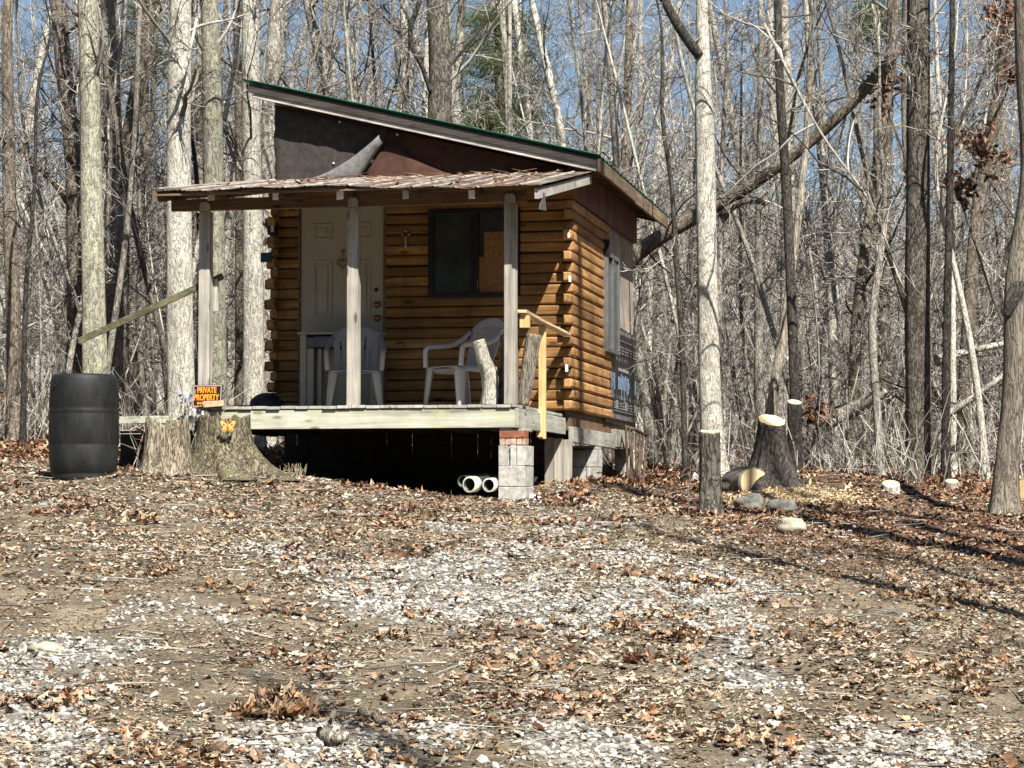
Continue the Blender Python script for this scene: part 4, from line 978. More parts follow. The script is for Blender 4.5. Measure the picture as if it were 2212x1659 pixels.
def brownmask(x, y):                       # deep leaf litter near the woods
    a = np.clip((x-.9-(21.5-y)*.16)/.8, 0, 1)*np.clip((y-15.5-.3*x*0)/2.5, 0, 1)
    return np.clip(np.maximum(a, np.clip((y-23.5)/1.5, 0, 1))*(.6+fbm(x*1.5, y, 3)), 0, 1)
g = MB(); g.grid(np.stack([XX, YY, gz(XX, YY)], -1)); ground = g.build('ground', None, None, smooth=True, fix=False)
at_ = ground.data.attributes.new('gravelly', 'FLOAT', 'POINT'); at_.data.foreach_set('value', gmask(XX, YY).ravel().astype(np.float32))
at_ = ground.data.attributes.new('leafy', 'FLOAT', 'POINT'); at_.data.foreach_set('value', brownmask(XX, YY).ravel().astype(np.float32))
m = NT('yard_ground'); v = m.coord(); n1 = m.noise(v, 2.5, 6, .7); n2 = m.noise(v, 38, 5, .7); n3 = m.voro(v, 55)
a = m.n('Attribute'); a.attribute_name = 'gravelly'; a2 = m.n('Attribute'); a2.attribute_name = 'leafy'
dirt = m.mix(m.ramp(n1, [(.35, (.10,.083,.06)), (.5, (.165,.135,.095)), (.66, (.27,.225,.155))]), m.ramp(n2, [(.3, .55), (.7, 1.4)]), 1, 'MULTIPLY')
grv = m.mix(m.ramp(n3, [(.1, (.44,.43,.40)), (.6, (.16,.155,.14))]), m.ramp(n2, [(.3, .7), (.7, 1.3)]), 1, 'MULTIPLY')
lf = m.ramp(n2, [(.3, (.05,.028,.018)), (.5, (.13,.07,.042)), (.7, (.25,.15,.09))])
c = m.mix(dirt, grv, m.math(a.outputs['Fac'], .8)); c = m.mix(c, lf, m.math(a2.outputs['Fac'], .85))
ground.data.materials.append(m.done(c, .95, m.math(n2, m.math(n3, .5), 'ADD'), .8, .03, spec=.1)); tag(ground, kind='structure')
# ---------------------------------------------------------------- scattered litter
def rotm(yaw, tx, ty):
    cy, sy, cx, sx, c2, s2 = np.cos(yaw), np.sin(yaw), np.cos(tx), np.sin(tx), np.cos(ty), np.sin(ty)
    Z = np.zeros_like(yaw); I = np.ones_like(yaw)
    A = np.stack([np.stack([cy,-sy,Z],-1), np.stack([sy,cy,Z],-1), np.stack([Z,Z,I],-1)], 1)
    B = np.stack([np.stack([I,Z,Z],-1), np.stack([Z,cx,-sx],-1), np.stack([Z,sx,cx],-1)], 1)
    C = np.stack([np.stack([c2,Z,s2],-1), np.stack([Z,I,Z],-1), np.stack([-s2,Z,c2],-1)], 1)
    return A @ B @ C
def scatter(mb, T, F, P, sc, rs, tilt=.35, curl=None, yaw=None):
    N = len(P); T = np.asarray(T, float); F = np.asarray(F)
    R = rotm(rs.rand(N)*2*pi if yaw is None else yaw, rs.randn(N)*tilt, rs.randn(N)*tilt)
    TT = np.repeat(T[None], N, 0)
    if curl is not None:
        k1 = rs.uniform(-curl*.3, curl, N)[:, None]; k2 = rs.uniform(-curl, curl, N)[:, None]
        TT[:, :, 2] += k1*T[None, :, 0]**2+k2*T[None, :, 1]**2+rs.uniform(-.25, .25, (N, len(T)))*(np.abs(T[None, :, 0])+np.abs(T[None, :, 1]))*.5
    TT = TT*np.asarray(sc)[:, None, None]
    V = np.einsum('nij,nmj->nmi', R, TT)+P[:, None, :]
    FF = (F[None]+(np.arange(N)*len(T))[:, None, None]).reshape(-1, F.shape[1])
    mb.add(V.reshape(-1, 3), FF)
oak = [(-.5,0),(-.34,.10),(-.30,.26),(-.16,.12),(-.08,.32),(.06,.14),(.16,.27),(.28,.10),(.5,.0),(.28,-.10),(.18,-.26),(.04,-.13),(-.08,-.30),(-.18,-.12),(-.30,-.22),(-.34,-.08)]
OT = [(0,0,0)]+[(x, y, 0) for x, y in oak]; OF = [(0, i+1, (i+1) % 16+1) for i in range(16)]
el = [(-.5,0),(-.25,.2),(.05,.24),(.5,0),(.05,-.22),(-.25,-.18)]
ET = [(0,0,0)]+[(x, y, 0) for x, y in el]; EF = [(0, i+1, (i+1) % 6+1) for i in range(6)]
ico = [(0,0,1),(.894,0,.447),(.276,.851,.447),(-.724,.526,.447),(-.724,-.526,.447),(.276,-.851,.447),(.724,.526,-.447),(-.276,.851,-.447),(-.894,0,-.447),(-.276,-.851,-.447),(.724,-.526,-.447),(0,0,-1)]
IF = [(0,1,2),(0,2,3),(0,3,4),(0,4,5),(0,5,1),(1,6,2),(2,7,3),(3,8,4),(4,9,5),(5,10,1),(6,7,2),(7,8,3),(8,9,4),(9,10,5),(10,6,1),(11,7,6),(11,8,7),(11,9,8),(11,10,9),(11,6,10)]
def in_hollow(x, y):
    dx = x-O[0]; dy = y-O[1]; u = dx*RV[0]+dy*RV[1]; v = dx*DV[0]+dy*DV[1]
    return (u > -3.25) & (u < -.2) & (v > -2.3) & (v < 4.2)
def yard_pts(N, rs, y0=8.6, y1=30, marg=1.3, pw=1.0):
    y = y0+(y1-y0)*rs.rand(N*3); w = .235*y+marg; keep = rs.rand(N*3) < w/w.max(); y = y[keep][:N]
    x = (rs.rand(len(y))*2-1)*(.235*y+marg); return x, y
rs = np.random.RandomState(11)
def place(x, y, up=.006): return np.stack([x, y, gz(x, y)+up], 1)
def dens(x, y): return fbm(x*1.7+9, y*.8+3, 4)
mixL, paleL, brownL, grav, straw = MB(), MB(), MB(), MB(), MB()
x, y = yard_pts(95000, rs); d = dens(x, y); bm_ = brownmask(x, y); gm_ = gmask(x, y); r = rs.rand(len(x))
ok = ~in_hollow(x, y) & (rs.rand(len(x)) > .82*bare(x, y)) & (r < np.clip((d-.33)*4.5, .16, 1)+bm_) & ~((gm_ > .5) & (rs.rand(len(x)) < .6))
x, y, bm_ = x[ok], y[ok], bm_[ok]; r = rs.rand(len(x)); q = fbm(x*1.1+20, y*.6+8, 3)
isb = r < np.clip(bm_*.85+.06+(q-.5)*.6, .03, .95); ispale = (~isb) & (rs.rand(len(x)) < .55+(q < .5)*.2)
for MBt, mk in ((brownL, isb), (paleL, ispale), (mixL, ~isb & ~ispale)):
    xs, ys = x[mk], y[mk]; big = (ys < 13) & (rs.rand(len(xs)) < .45)
    s = rs.uniform(.024, .062, len(xs))*np.where(rs.rand(len(xs)) < .08, 1.5, 1)
    scatter(MBt, OT, OF, place(xs[big], ys[big], .012), s[big]*1.35, rs, .22, .8)
    scatter(MBt, ET, EF, place(xs[~big], ys[~big], .010), s[~big]*np.where(ys[~big] > 20, 1.35, 1), rs, .26, 1.1)
bits = MB(); x, y = yard_pts(270000, rs, 8.6, 27, 1.0); d = fbm(x*3.1+5, y*1.3+1, 3); ok = ~in_hollow(x, y) & (rs.rand(len(x)) < np.clip((d-.30)*3.2, .15, 1)*(1-.78*bare(x, y))); x, y = x[ok], y[ok]
scatter(bits, ET, EF, place(x, y, .006), rs.uniform(.011, .036, len(x))*np.where(y > 16, 1.3, 1), rs, .24, 1.0)
tag(bits.build('leaf_fragments', M['leaf_bits'], None, fix=False), kind='stuff')
# drifts where leaves have matted together
cl = MB(); clb = MB(); x, y = yard_pts(230, rs, 9, 26, .8); 
for cx, cy in zip(x, y):
    if in_hollow(cx, cy): continue
    n = rs.randint(10, 46); a = rs.rand(n)*2*pi; rr = rs.uniform(.08, .34)*np.sqrt(rs.rand(n)); X = cx+rr*np.cos(a)*1.5; Y = cy+rr*np.sin(a)
    P = place(X, Y, .012); P[:, 2] += rs.rand(n)*.035*(1-rr/.4); scatter(cl if rs.rand() < (.85 if cy < 18 else .4) else clb, OT if cy < 17 else ET, OF if cy < 17 else EF, P, rs.uniform(.04, .095, n), rs, .42, 2.0)
tag(cl.build('leaf_drifts', M['leaf_mix'], None, fix=False), kind='stuff'); tag(clb.build('leaf_drifts', M['leaf_brown'], None, fix=False), kind='stuff')
# forest floor beyond the yard
N = 42000; y = 25+rs.rand(N)**1.3*32; x = (rs.rand(N)*2-1)*(.25*y+2); ok = ~in_hollow(x, y); x, y = x[ok], y[ok]
hf = rs.rand(len(x)) < .65
scatter(brownL, ET, EF, place(x[hf], y[hf], .015), rs.uniform(.06, .15, hf.sum()), rs, .45, 1.6)
scatter(mixL, ET, EF, place(x[~hf], y[~hf], .015), rs.uniform(.06, .15, (~hf).sum()), rs, .45, 1.6)
# a heap of curled dry leaves in the foreground
hp_ = MB()
for (px, py, n, rr, hh) in ((612,1535,150,.10,.10),(560,1548,90,.10,.05),(645,1552,60,.08,.04)):
    c = hit(px, py); a = rs.rand(n)*2*pi; ra = np.sqrt(rs.rand(n))*rr; P = np.stack([c[0]+ra*np.cos(a)*1.4, c[1]+ra*np.sin(a), c[2]+rs.rand(n)*hh*(1-ra/rr*.7)+.01], 1)
    scatter(hp_, OT, OF, P, rs.uniform(.07, .14, n), rs, .7, 2.2)
o = hp_.build('leaf_heap', M['leaf_mix'], None, fix=False); tag(o, 'tallest heap of curled tan leaves on the dirt, low centre left', 'leaf heap')
for (nm, mb_, mt) in (('leaf_litter', mixL, 'leaf_mix'), ('leaf_litter', paleL, 'leaf_pale'), ('leaf_litter', brownL, 'leaf_brown')):
    tag(mb_.build(nm, M[mt], None, fix=False), kind='stuff')
x, y = yard_pts(170000, rs, 8.6, 24, 1.2); gm_ = gmask(x, y); ok = (rs.rand(len(x)) < gm_*.85+.04) & ~in_hollow(x, y); x, y = x[ok], y[ok]
P = place(x, y, .004); s = rs.uniform(.005, .022, len(x))*np.where(rs.rand(len(x)) < .06, 1.7, 1)
IT = np.array(ico)*np.array([1, .8, .55]); 
for k in range(4):
    sel = np.arange(len(x)) % 4 == k; T2 = IT*(1+.75*(rs.rand(12, 3)-.5)); scatter(grav, T2, IF, P[sel], s[sel], rs, .3)
tag(grav.build('gravel', M['gravel'], None, fix=False), kind='stuff')
# vectorised thin sticks
def sticks(mb, P0, P1, R0, R1, k=3):
    D = P1-P0; D = D/(np.linalg.norm(D, axis=1)[:, None]+1e-9); A = np.where(np.abs(D[:, 2:3]) < .9, np.array([[0, 0, 1.]]), np.array([[1., 0, 0]]))
    X = np.cross(D, A); X /= (np.linalg.norm(X, axis=1)[:, None]+1e-9); Yv = np.cross(D, X); N = len(P0); V = []
    for P, R in ((P0, R0), (P1, R1)):
        for j in range(k):
            a = 2*pi*j/k; V.append(P+(X*cos(a)+Yv*sin(a))*np.asarray(R)[:, None])
    V = np.stack(V, 1); F = np.array([[j, (j+1) % k, (j+1) % k+k, j+k] for j in range(k)])
    mb.add(V.reshape(-1, 3), (F[None]+(np.arange(N)*2*k)[:, None, None]).reshape(-1, 4))
x, y = yard_pts(40000, rs, 8.6, 26, 1.2); g0 = fbm(x*1.3+40, y*.7, 3)+.12*np.clip(x/3, -1, 1)+.1*(y < 12); ok = (rs.rand(len(x)) < np.clip((g0-.40)*3, .08, 1)) & ~in_hollow(x, y); x, y = x[ok], y[ok]
P = place(x, y, .002); dv = rs.randn(len(x), 3)*np.array([1, 1, .35]); dv[:, 2] = np.abs(dv[:, 2]); dv /= np.linalg.norm(dv, axis=1)[:, None]
L_ = rs.uniform(.03, .10, len(x)); sticks(straw, P, P+dv*L_[:, None], np.full(len(x), .0018), np.full(len(x), .0008))
tag(straw.build('dry_grass', M['straw'], None, fix=False), kind='stuff')
tw = MB(); x, y = yard_pts(3500, rs, 8.6, 30, 1.2); ok = ~in_hollow(x, y); x, y = x[ok], y[ok]; P = place(x, y, .014); a = rs.rand(len(x))*2*pi; L_ = rs.uniform(.06, .32, len(x))
P1 = P+np.stack([np.cos(a)*L_, np.sin(a)*L_, rs.uniform(-.01, .03, len(x))], 1); P1[:, 2] = np.maximum(P1[:, 2], gz(P1[:, 0], P1[:, 1])+.01); r0 = rs.uniform(.002, .006, len(x)); sticks(tw, P, P1, r0, r0*.5, 4)
tag(tw.build('fallen_twigs', M['twig'], None, fix=False), kind='stuff')
# sawdust and chips round the fresh stumps
ch = MB()
for (px, py, n, rx, ry) in ((1700,1075,2600,.34,.34),(1760,1080,1500,.42,.30),(1650,1052,900,.25,.25),(1800,1075,900,.4,.25),(1610,1085,700,.25,.25)):
    c = hit(px, py); x = c[0]+rs.randn(n)*rx*.5; y = c[1]+rs.randn(n)*ry; scatter(ch, ET, EF, place(x, y, .02), rs.uniform(.015, .045, n), rs, .5, 1)
tag(ch.build('sawdust', M['chips'], None, fix=False), kind='stuff')
# debris on the porch roof
db = MB(); n = 110; u = rs.uniform(-3.2, .15, n); v = -2.85+2.8*rs.rand(n)**1.0; zz = np.array([pz(a, b_) for a, b_ in zip(u, v)])+.022
ok = rs.rand(n) < np.clip((fbm(u*1.4+3, v*.8, 3)-.38)*5, .1, 1); u, v, zz = u[ok], v[ok], zz[ok]; n = len(u)
P = np.array([lw(a, b_, c_) for a, b_, c_ in zip(u, v, zz)]); scatter(db, ET, EF, P, rs.uniform(.05, .10, n), rs, .4, 1.5)
n = 70; u = rs.uniform(-3.0, .1, n); v = rs.uniform(-2.8, -.1, n); P = np.array([lw(a, b_, pz(a, b_)+.028) for a, b_ in zip(u, v)]); a = rs.rand(n)*2*pi; L_ = rs.uniform(.1, .4, n)
P1 = P+np.stack([np.cos(a)*L_, np.sin(a)*L_*.5, rs.uniform(-.0, .06, n)+np.sin(a)*L_*.09], 1); sticks(db, P, P1, np.full(n, .005), np.full(n, .002))
tag(db.build('roof_debris', M['leaf_brown'], None, fix=False), kind='stuff')

# ================================================================== TREES
def wander(rs, p, d, L, n, w, up=0.0):
    pts = [p]; st = L/(n-1)
    for i in range(n-1):
        d = _norm(d+rs.randn(3)*w+np.array([0, 0, up])); p = p+d*st; pts.append(p)
    return np.array(pts), d
def crown(mb, segs, rs, path, rad, hmin, hmax, n1, len1, dead=0, droop=0, kids=6, r1=.30, twl=1.0):
    """Limbs leave the trunk path between two heights; finer twigs are gathered as segments."""
    z = path[:, 2]; zt = z[-1]
    for _ in range(n1):
        h = rs.uniform(hmin, hmax); i = min(np.searchsorted(z, h), len(z)-1); i = max(i, 1)
        t = (h-z[i-1])/(z[i]-z[i-1]+1e-6); p = path[i-1]+(path[i]-path[i-1])*min(max(t, 0), 1); r = max(.006, rad[i]*r1*rs.uniform(.5, 1.2))
        a = rs.rand()*2*pi; el = rs.uniform(.1, .9)-droop; d = np.array([cos(a)*cos(el), sin(a)*cos(el), sin(el)])
        L = len1*rs.uniform(.45, 1.2)*(1.1-.5*(h-hmin)/(hmax-hmin+1e-6)); P, _d = wander(rs, p, d, L, 7, .16, .07)
        R = np.linspace(r, r*.3, 7); mb.tube(P, R, 5, False)
        for k in range(kids):
            q = rs.uniform(.15, 1); j = min(int(q*6), 5); p2 = P[j]+(P[j+1]-P[j])*(q*6-j); d1 = _norm(P[j+1]-P[j])
            d2 = _norm(d1+rs.randn(3)*.75+np.array([0, 0, .15])); L2 = L*rs.uniform(.25, .6); r2 = max(.0045, r*.45*(1.1-q))
            P2, _ = wander(rs, p2, d2, L2, 5, .22, .06); R2 = np.linspace(r2, max(.0035, r2*.4), 5)
            for m_ in range(4): segs.append((P2[m_], P2[m_+1], R2[m_], R2[m_+1]))
            for kk in range(4):
                j = rs.randint(0, 4); p3 = P2[j]+(P2[j+1]-P2[j])*rs.rand(); d3 = _norm(_norm(P2[j+1]-P2[j])+rs.randn(3)*.8); L3 = L2*rs.uniform(.2, .55)*twl
                P3, _ = wander(rs, p3, d3, L3, 4, .25, .05)
                for m_ in range(3): segs.append((P3[m_], P3[m_+1], .0042-.0007*m_, .0035-.0007*m_))
def flush(mb, segs):
    if segs: sticks(mb, np.array([s[0] for s in segs]), np.array([s[1] for s in segs]), np.array([s[2] for s in segs]), np.array([s[3] for s in segs]))
def trunk_mesh(mb, P, R, k, rs, amp=.07, step=.16):
    ln = np.concatenate([[0], np.cumsum(np.linalg.norm(np.diff(P, axis=0), axis=1))]); t = np.arange(0, ln[-1], step)
    Q = np.stack([np.interp(t, ln, P[:, a]) for a in range(3)], 1); r = np.interp(t, ln, R)
    for _ in range(6): Q[1:-1] = (Q[:-2]+2*Q[1:-1]+Q[2:])/4
    th = np.arange(k)*2*pi/k; s = rs.rand()*50
    D = 1+amp*(fbm(np.cos(th)[None, :]*1.6+s+t[:, None]*.8, np.sin(th)[None, :]*1.6+t[:, None]*.5+s, 3)-.5)*2+amp*.6*(vnoise(th[None, :]*k/5.5+s, t[:, None]*2.2)-.5)
    D *= 1+.5*np.exp(-t[:, None]/.20)*(1+.45*np.sin(th[None, :]*4+s)+.2*np.sin(th[None, :]*7+s))
    mb.tube(Q, r, k, True, D); return Q, r
def hero(label, pts, Y, mt='bark_grey', n1=14, len1=1.6, top=13.0, seed=0, name='bare_tree', cat='tree', twig='twig', k=26, hmin=None, limbs=(), amp=.07, hmax=None, kids=6, group=None, base=True, limbmt=None):
    rs = np.random.RandomState(seed+100); W_ = []; Pw = []
    for (x, y, w) in pts: Pw.append(at(x, y, Y)); W_.append(w/2/(5000/Y))
    Pw = np.array(Pw); W_ = np.array(W_); o_ = np.argsort(Pw[:, 2]); Pw = Pw[o_]; W_ = W_[o_]
    if base:
        d = Pw[0]-Pw[1]; d = d/abs(d[2]); zb = gz1(Pw[0][0], Y)-.12; b0 = Pw[0]+d*max(0, Pw[0][2]-zb)*np.array([.5, 1, 1])
        Pw = np.vstack([b0, Pw]); W_ = np.concatenate([[W_[0]*1.12], W_])
    d = Pw[-1]-Pw[-2]; d = d/max(d[2], .3)
    if top > Pw[-1][2]:
        n = 5; 
        for i in range(1, n+1):
            q = i/n; Pw = np.vstack([Pw, Pw[-1]+d*np.array([.6, 1, 1])*(top-Pw[-1][2])/(n-i+1)+rs.randn(3)*np.array([.12, .12, 0])]); W_ = np.append(W_, W_[-1]*.80)
    base_p = Pw[0].copy(); t = thing(name, label, cat, base_p, 0, group); Pl = Pw-base_p
    mb = MB(); Q, r = trunk_mesh(mb, Pl, W_, k, rs, amp); mb.build('trunk', M[mt], t, smooth=True)
    b = MB(); segs = []
    for lp_ in limbs:
        P = np.array([at(x, y, Y+dy)-base_p for x, y, w, dy in lp_]); R = np.array([w/2/(5000/Y) for x, y, w, dy in lp_]); n = len(P); tt_ = np.linspace(0, n-1, n*5)
        P2 = np.stack([np.interp(tt_, range(n), P[:, a]) for a in range(3)], 1)
        for _ in range(3): P2[1:-1] = (P2[:-2]+2*P2[1:-1]+P2[2:])/4
        lm = MB(); bark_tube(lm, P, R, 12, .1, seed, 6); lm.build('limb', M[limbmt or mt], t, smooth=True); b2 = MB(); sg2 = []
        crown(b2, sg2, rs, P2[np.argsort(P2[:, 2])], np.full(len(P2), R.mean()), P2[:, 2].min()+.1, P2[:, 2].max(), 4, .8); flush(b2, sg2); b2.build('branches', M[twig], t, smooth=True, fix=False)
    if n1:
        crown(b, segs, rs, Q, r, 3.5 if hmin is None else hmin, min(top, hmax or 99)-base_p[2]-.2, n1, len1, kids=kids); flush(b, segs)
    if b.n: b.build('branches', M[twig], t, smooth=True, fix=False)
    return t
T_ = hero
hero('dark slim trunk at the far left edge of the photo', [(14,0,24),(18,250,26),(20,450,30),(30,700,32),(30,900,32)], 29, 'bark_brown', seed=1)
hero('thin dark bare stem close to the left edge, forked upward', [(80,150,6),(75,420,9),(55,620,11),(50,900,13)], 27.5, 'bark_dark', seed=2, k=12, n1=9, len1=1.0, hmin=1.5, top=7)
hero('brownish trunk leaning left at the top, left of the pale lichen trunk', [(125,0,34),(140,170,36),(158,330,38),(165,560,40),(168,900,44)], 33, 'bark_brown', seed=3, limbs=([(165,470,12,0),(120,400,9,-.4),(60,330,6,-.6)],))
hero('thick pale trunk with yellow green lichen behind the barrel', [(190,0,44),(196,250,46),(197,420,48),(202,640,50),(206,880,58)], 28.5, 'bark_pale', seed=4, n1=8, amp=.05, hmin=4.5, k=34)
hero('grey mottled trunk just right of the pale lichen trunk', [(236,0,36),(243,200,38),(246,400,42),(250,560,46),(246,900,48)], 31.5, 'bark_grey', seed=5)
hero('brown forked trunk leaning right between the lichen trunks', [(325,0,22),(308,120,30),(290,230,32),(272,330,34),(262,480,36),(258,900,40)], 32.5, 'bark_brown', seed=6, limbs=([(275,330,18,0),(300,230,14,.3),(330,120,10,.5),(350,20,8,.6)],))
hero('thick light grey trunk with crossing bough left of the porch', [(390,0,46),(388,150,50),(386,330,52),(388,620,56),(392,900,60)], 28.3, 'bark_white', seed=7, n1=10, k=34, limbs=([(378,190,9,-.4),(395,165,9,-.45),(408,120,8,-.4),(425,40,6,-.3)],))
hero('tall pale trunk right behind the left porch post', [(452,0,38),(457,150,42),(460,300,44),(462,500,46),(464,860,52)], 29.2, 'bark_pale', seed=8, n1=7, k=34, hmin=4.5, amp=.05)
hero('light trunk standing behind the top left roof corner', [(540,0,38),(542,200,40),(545,420,42),(548,880,46)], 30.5, 'bark_white', seed=9)
hero('leaning grey trunk right behind the raised roof corner', [(600,0,34),(592,120,34),(580,280,38),(578,460,40),(575,860,42)], 31.5, 'bark_grey', seed=10)
hero('slim shaded trunk between two pale trunks, left of the porch beam', [(415,300,8),(425,370,10),(432,500,12),(430,880,14)], 33.5, 'bark_dark', seed=11, k=12)
hero('slim brown trunk standing between roof corner and grey trunk', [(510,0,16),(515,200,17),(517,420,18),(518,880,22)], 34, 'bark_brown', seed=12, k=14)
hero('thick dark rough trunk rising behind the middle of the roof', [(943,0,44),(948,60,48),(953,140,50),(950,240,50),(946,420,52)], 31, 'bark_umber', seed=13, k=34, n1=8, amp=.10, limbmt='bark_dark', limbs=([(930,200,10,-.1),(915,150,10,-.2),(888,100,11,-.3),(886,60,11,-.35),(908,0,12,-.4)], [(965,150,8,.1),(1000,110,7,.2),(1040,60,6,.3),(1080,0,5,.4)]))
hero('white barked trunk just left of the thick dark trunk behind the roof', [(930,0,10),(925,70,16),(922,180,17),(918,300,18),(916,500,20)], 35, 'bark_white', seed=14, k=16, limbs=([(922,150,9,0),(905,110,8,.2),(890,60,6,.3)],))
hero('pale trunk left of the two trunks rising above the roof middle', [(872,0,18),(876,120,20),(880,280,22),(882,500,24)], 36, 'bark_white', seed=15, k=18)
hero('thin straight pale stem above the roof, centre of the photo', [(1102,0,9),(1101,200,10),(1100,400,11)], 33, 'bark_white', seed=16, k=12, n1=6)
hero('leaning light tree over the roof right of the evergreen', [(1150,0,12),(1165,80,15),(1185,160,17),(1205,240,18),(1216,330,20),(1222,520,22)], 34, 'bark_white', seed=17, k=16, limbs=([(1190,150,8,0),(1150,230,7,.2),(1115,300,6,.3)],))
hero('tall bright trunk with high dark bough, standing right of the cabin', [(1516,0,26),(1518,110,30),(1522,260,42),(1528,560,44),(1532,820,46),(1540,960,50)], 28, 'bark_white', seed=18, k=36, n1=6, hmin=4.8, amp=.06, limbmt='bark_dark', limbs=([(1510,120,22,-.05),(1480,80,22,-.15),(1450,30,20,-.25),(1420,-30,18,-.3)],))
hero('crooked dark vine like stem left of the bright trunk', [(1432,60,6),(1430,180,8),(1428,290,10),(1445,330,10),(1452,400,10),(1460,560,12),(1472,700,12),(1478,900,12)], 26.6, 'bark_dark', seed=19, k=10, n1=6, len1=.8, hmin=1.0, top=6.5)
hero('dark leaning trunk standing over the small orange topped stump', [(1680,0,17),(1682,120,18),(1686,230,19),(1698,380,21),(1706,560,22),(1714,760,22),(1718,880,22)], 27.2, 'bark_dark', seed=20, k=16, n1=9, len1=1.2)
hero('scaly brown trunk leaning right from behind the big dark stump', [(1740,330,14),(1725,470,16),(1706,620,18),(1682,780,20),(1662,900,22)], 27.8, 'bark_furrow', seed=21, k=18, n1=6)
hero('thin grey stem between the bright trunk and the leaning dark trunk', [(1560,330,10),(1556,480,12),(1553,640,13),(1550,900,16)], 31, 'bark_grey', seed=22, k=12)
hero('slim spotted trunk in the middle distance right of the bright trunk', [(1645,0,12),(1642,300,14),(1638,620,18),(1640,960,22)], 34, 'bark_grey', seed=23, k=14)
hero('massive straight grey trunk, thickest on the right side', [(1984,0,50),(1984,300,50),(1982,620,54),(1984,860,56),(1988,1060,62)], 27.5, 'bark_umber', seed=24, k=40, n1=9, hmin=4, amp=.09, limbs=([(1965,130,8,-.2),(1950,150,7,-.3),(1930,130,5,-.35)],))
hero('slim dark stem right of the massive straight trunk', [(2058,0,12),(2055,200,14),(2052,420,16),(2045,700,18),(2042,1050,20)], 27, 'bark_dark', seed=25, k=14, limbs=([(2052,300,9,0),(2080,250,8,.1),(2120,170,7,.2),(2160,60,6,.3)],))
hero('light slim trunk bending left near the massive trunk', [(2020,0,9),(2024,160,10),(2040,330,11),(2058,480,12),(2058,700,14),(2060,1045,16)], 28.6, 'bark_white', seed=26, k=12)
hero('slim pale trunk curving right of the massive trunk', [(2072,620,13),(2090,700,14),(2110,820,15),(2125,960,16),(2132,1050,18)], 27.2, 'bark_white', seed=27, k=14, top=6)
hero('curved ribbed grey tree at the right edge with a black scar', [(2216,60,46),(2214,180,44),(2232,330,46),(2222,470,46),(2196,560,46),(2188,640,48),(2196,740,48),(2186,900,48),(2172,1010,52),(2170,1085,60)], 21.5, 'bark_furrow', seed=28, k=40, n1=8, hmin=4, top=11, amp=.04)
ct = bpy.data.objects[[o.name for o in bpy.data.objects if o.get('label', '').startswith('curved ribbed grey tree')][0]]
P = at(2186, 645, 21.5)-np.array([0, .085, 0]); b = MB(); b.lathe([(.001, -.20), (.045, -.16), (.075, -.05), (.078, .06), (.05, .16), (.001, .20)], 14, (0, 0, 0), 1, .38)
o = b.build('scar', M['bark_dark'], ct, smooth=True); o.location = [float(c) for c in (P-np.array(ct.location))]; o.rotation_euler = (0, .35, 0)
hero('brown trunk leaning right in the right woods, hung with dead leaves', [(2190,0,26),(2165,150,28),(2140,300,28),(2110,450,28),(2095,640,28),(2080,900,30)], 31, 'bark_brown', seed=29, k=18)
hero('dark trunk leaning left in the tangle left of the massive trunk', [(1925,160,20),(1900,320,22),(1870,520,24),(1850,700,26),(1840,940,26)], 30, 'bark_brown', seed=30, k=18, n1=18, kids=8, hmin=1.5)
hero('twisted grey trunk left of the massive straight trunk', [(1900,560,14),(1880,700,18),(1893,860,18),(1905,1040,20)], 27.6, 'bark_grey', seed=31, k=16, top=6, n1=10, hmin=1)
# leaning broken trees
def leaner(label, pts, mt, n1=10, seed=0, k=18, kids=6, name='leaning_trunk'):
    rs = np.random.RandomState(seed+300); P = np.array([at(x, y, Yq) for x, y, w, Yq in pts]); R = np.array([w/2/(5000/Yq) for x, y, w, Yq in pts]); c = P[0].copy(); t = thing(name, label, 'tree', c, 0)
    mb = MB(); Q, r = trunk_mesh(mb, P-c, R, k, rs, .1); mb.build('trunk', M[mt], t, smooth=True); b = MB(); segs = []
    for _ in range(n1):
        i = rs.randint(1, len(Q)-1); d = _norm(rs.randn(3)+np.array([0, 0, .5])); P1, _ = wander(rs, Q[i], d, rs.uniform(.5, 1.8), 6, .2, .05); b.tube(P1, np.linspace(.014, .006, 6), 5, False)
        for _k in range(kids):
            j = rs.randint(0, 5); P2, _ = wander(rs, P1[j], _norm(rs.randn(3)), rs.uniform(.2, .8), 5, .25)
            for m_ in range(4): segs.append((P2[m_], P2[m_+1], .005, .004))
    flush(b, segs); b.build('branches', M['twig'], t, smooth=True, fix=False); return t
leaner('long grey trunk leaning up to the right across the woods from behind the cabin', [(1330,585,36,29.5),(1400,525,34,29.5),(1470,488,34,29.3),(1540,445,30,29.2),(1590,425,26,29),(1660,375,26,28.9),(1760,300,26,28.8),(1850,215,24,28.6),(1950,95,22,28.4)], 'bark_brown', 14, 1)
leaner('dark crooked bough hanging from the long leaning trunk', [(1560,470,14,29.1),(1580,420,18,29.1),(1610,415,18,29),(1640,430,14,29),(1665,445,10,29)], 'bark_brown', 6, 2, 14)
leaner('broken log lying slantwise in the brush left of the massive trunk', [(1780,915,30,30),(1830,890,28,30),(1880,862,28,29.8),(1935,835,26,29.7)], 'bark_grey', 5, 3)
leaner('second pale bough lying above the broken log', [(1370,580,16,29.9),(1430,520,15,29.9),(1460,490,12,29.8)], 'bark_white', 4, 4, 12)
leaner('thin fallen trunk slanting behind the curved right tree', [(2030,905,14,28),(2090,870,14,28),(2150,825,13,28),(2260,740,12,28)], 'bark_grey', 6, 5, 12)
leaner('pale fallen bough lying flat right of the massive trunk', [(2020,780,16,29),(2090,758,15,29),(2160,742,13,29),(2210,738,10,29)], 'bark_white', 8, 6, 12)
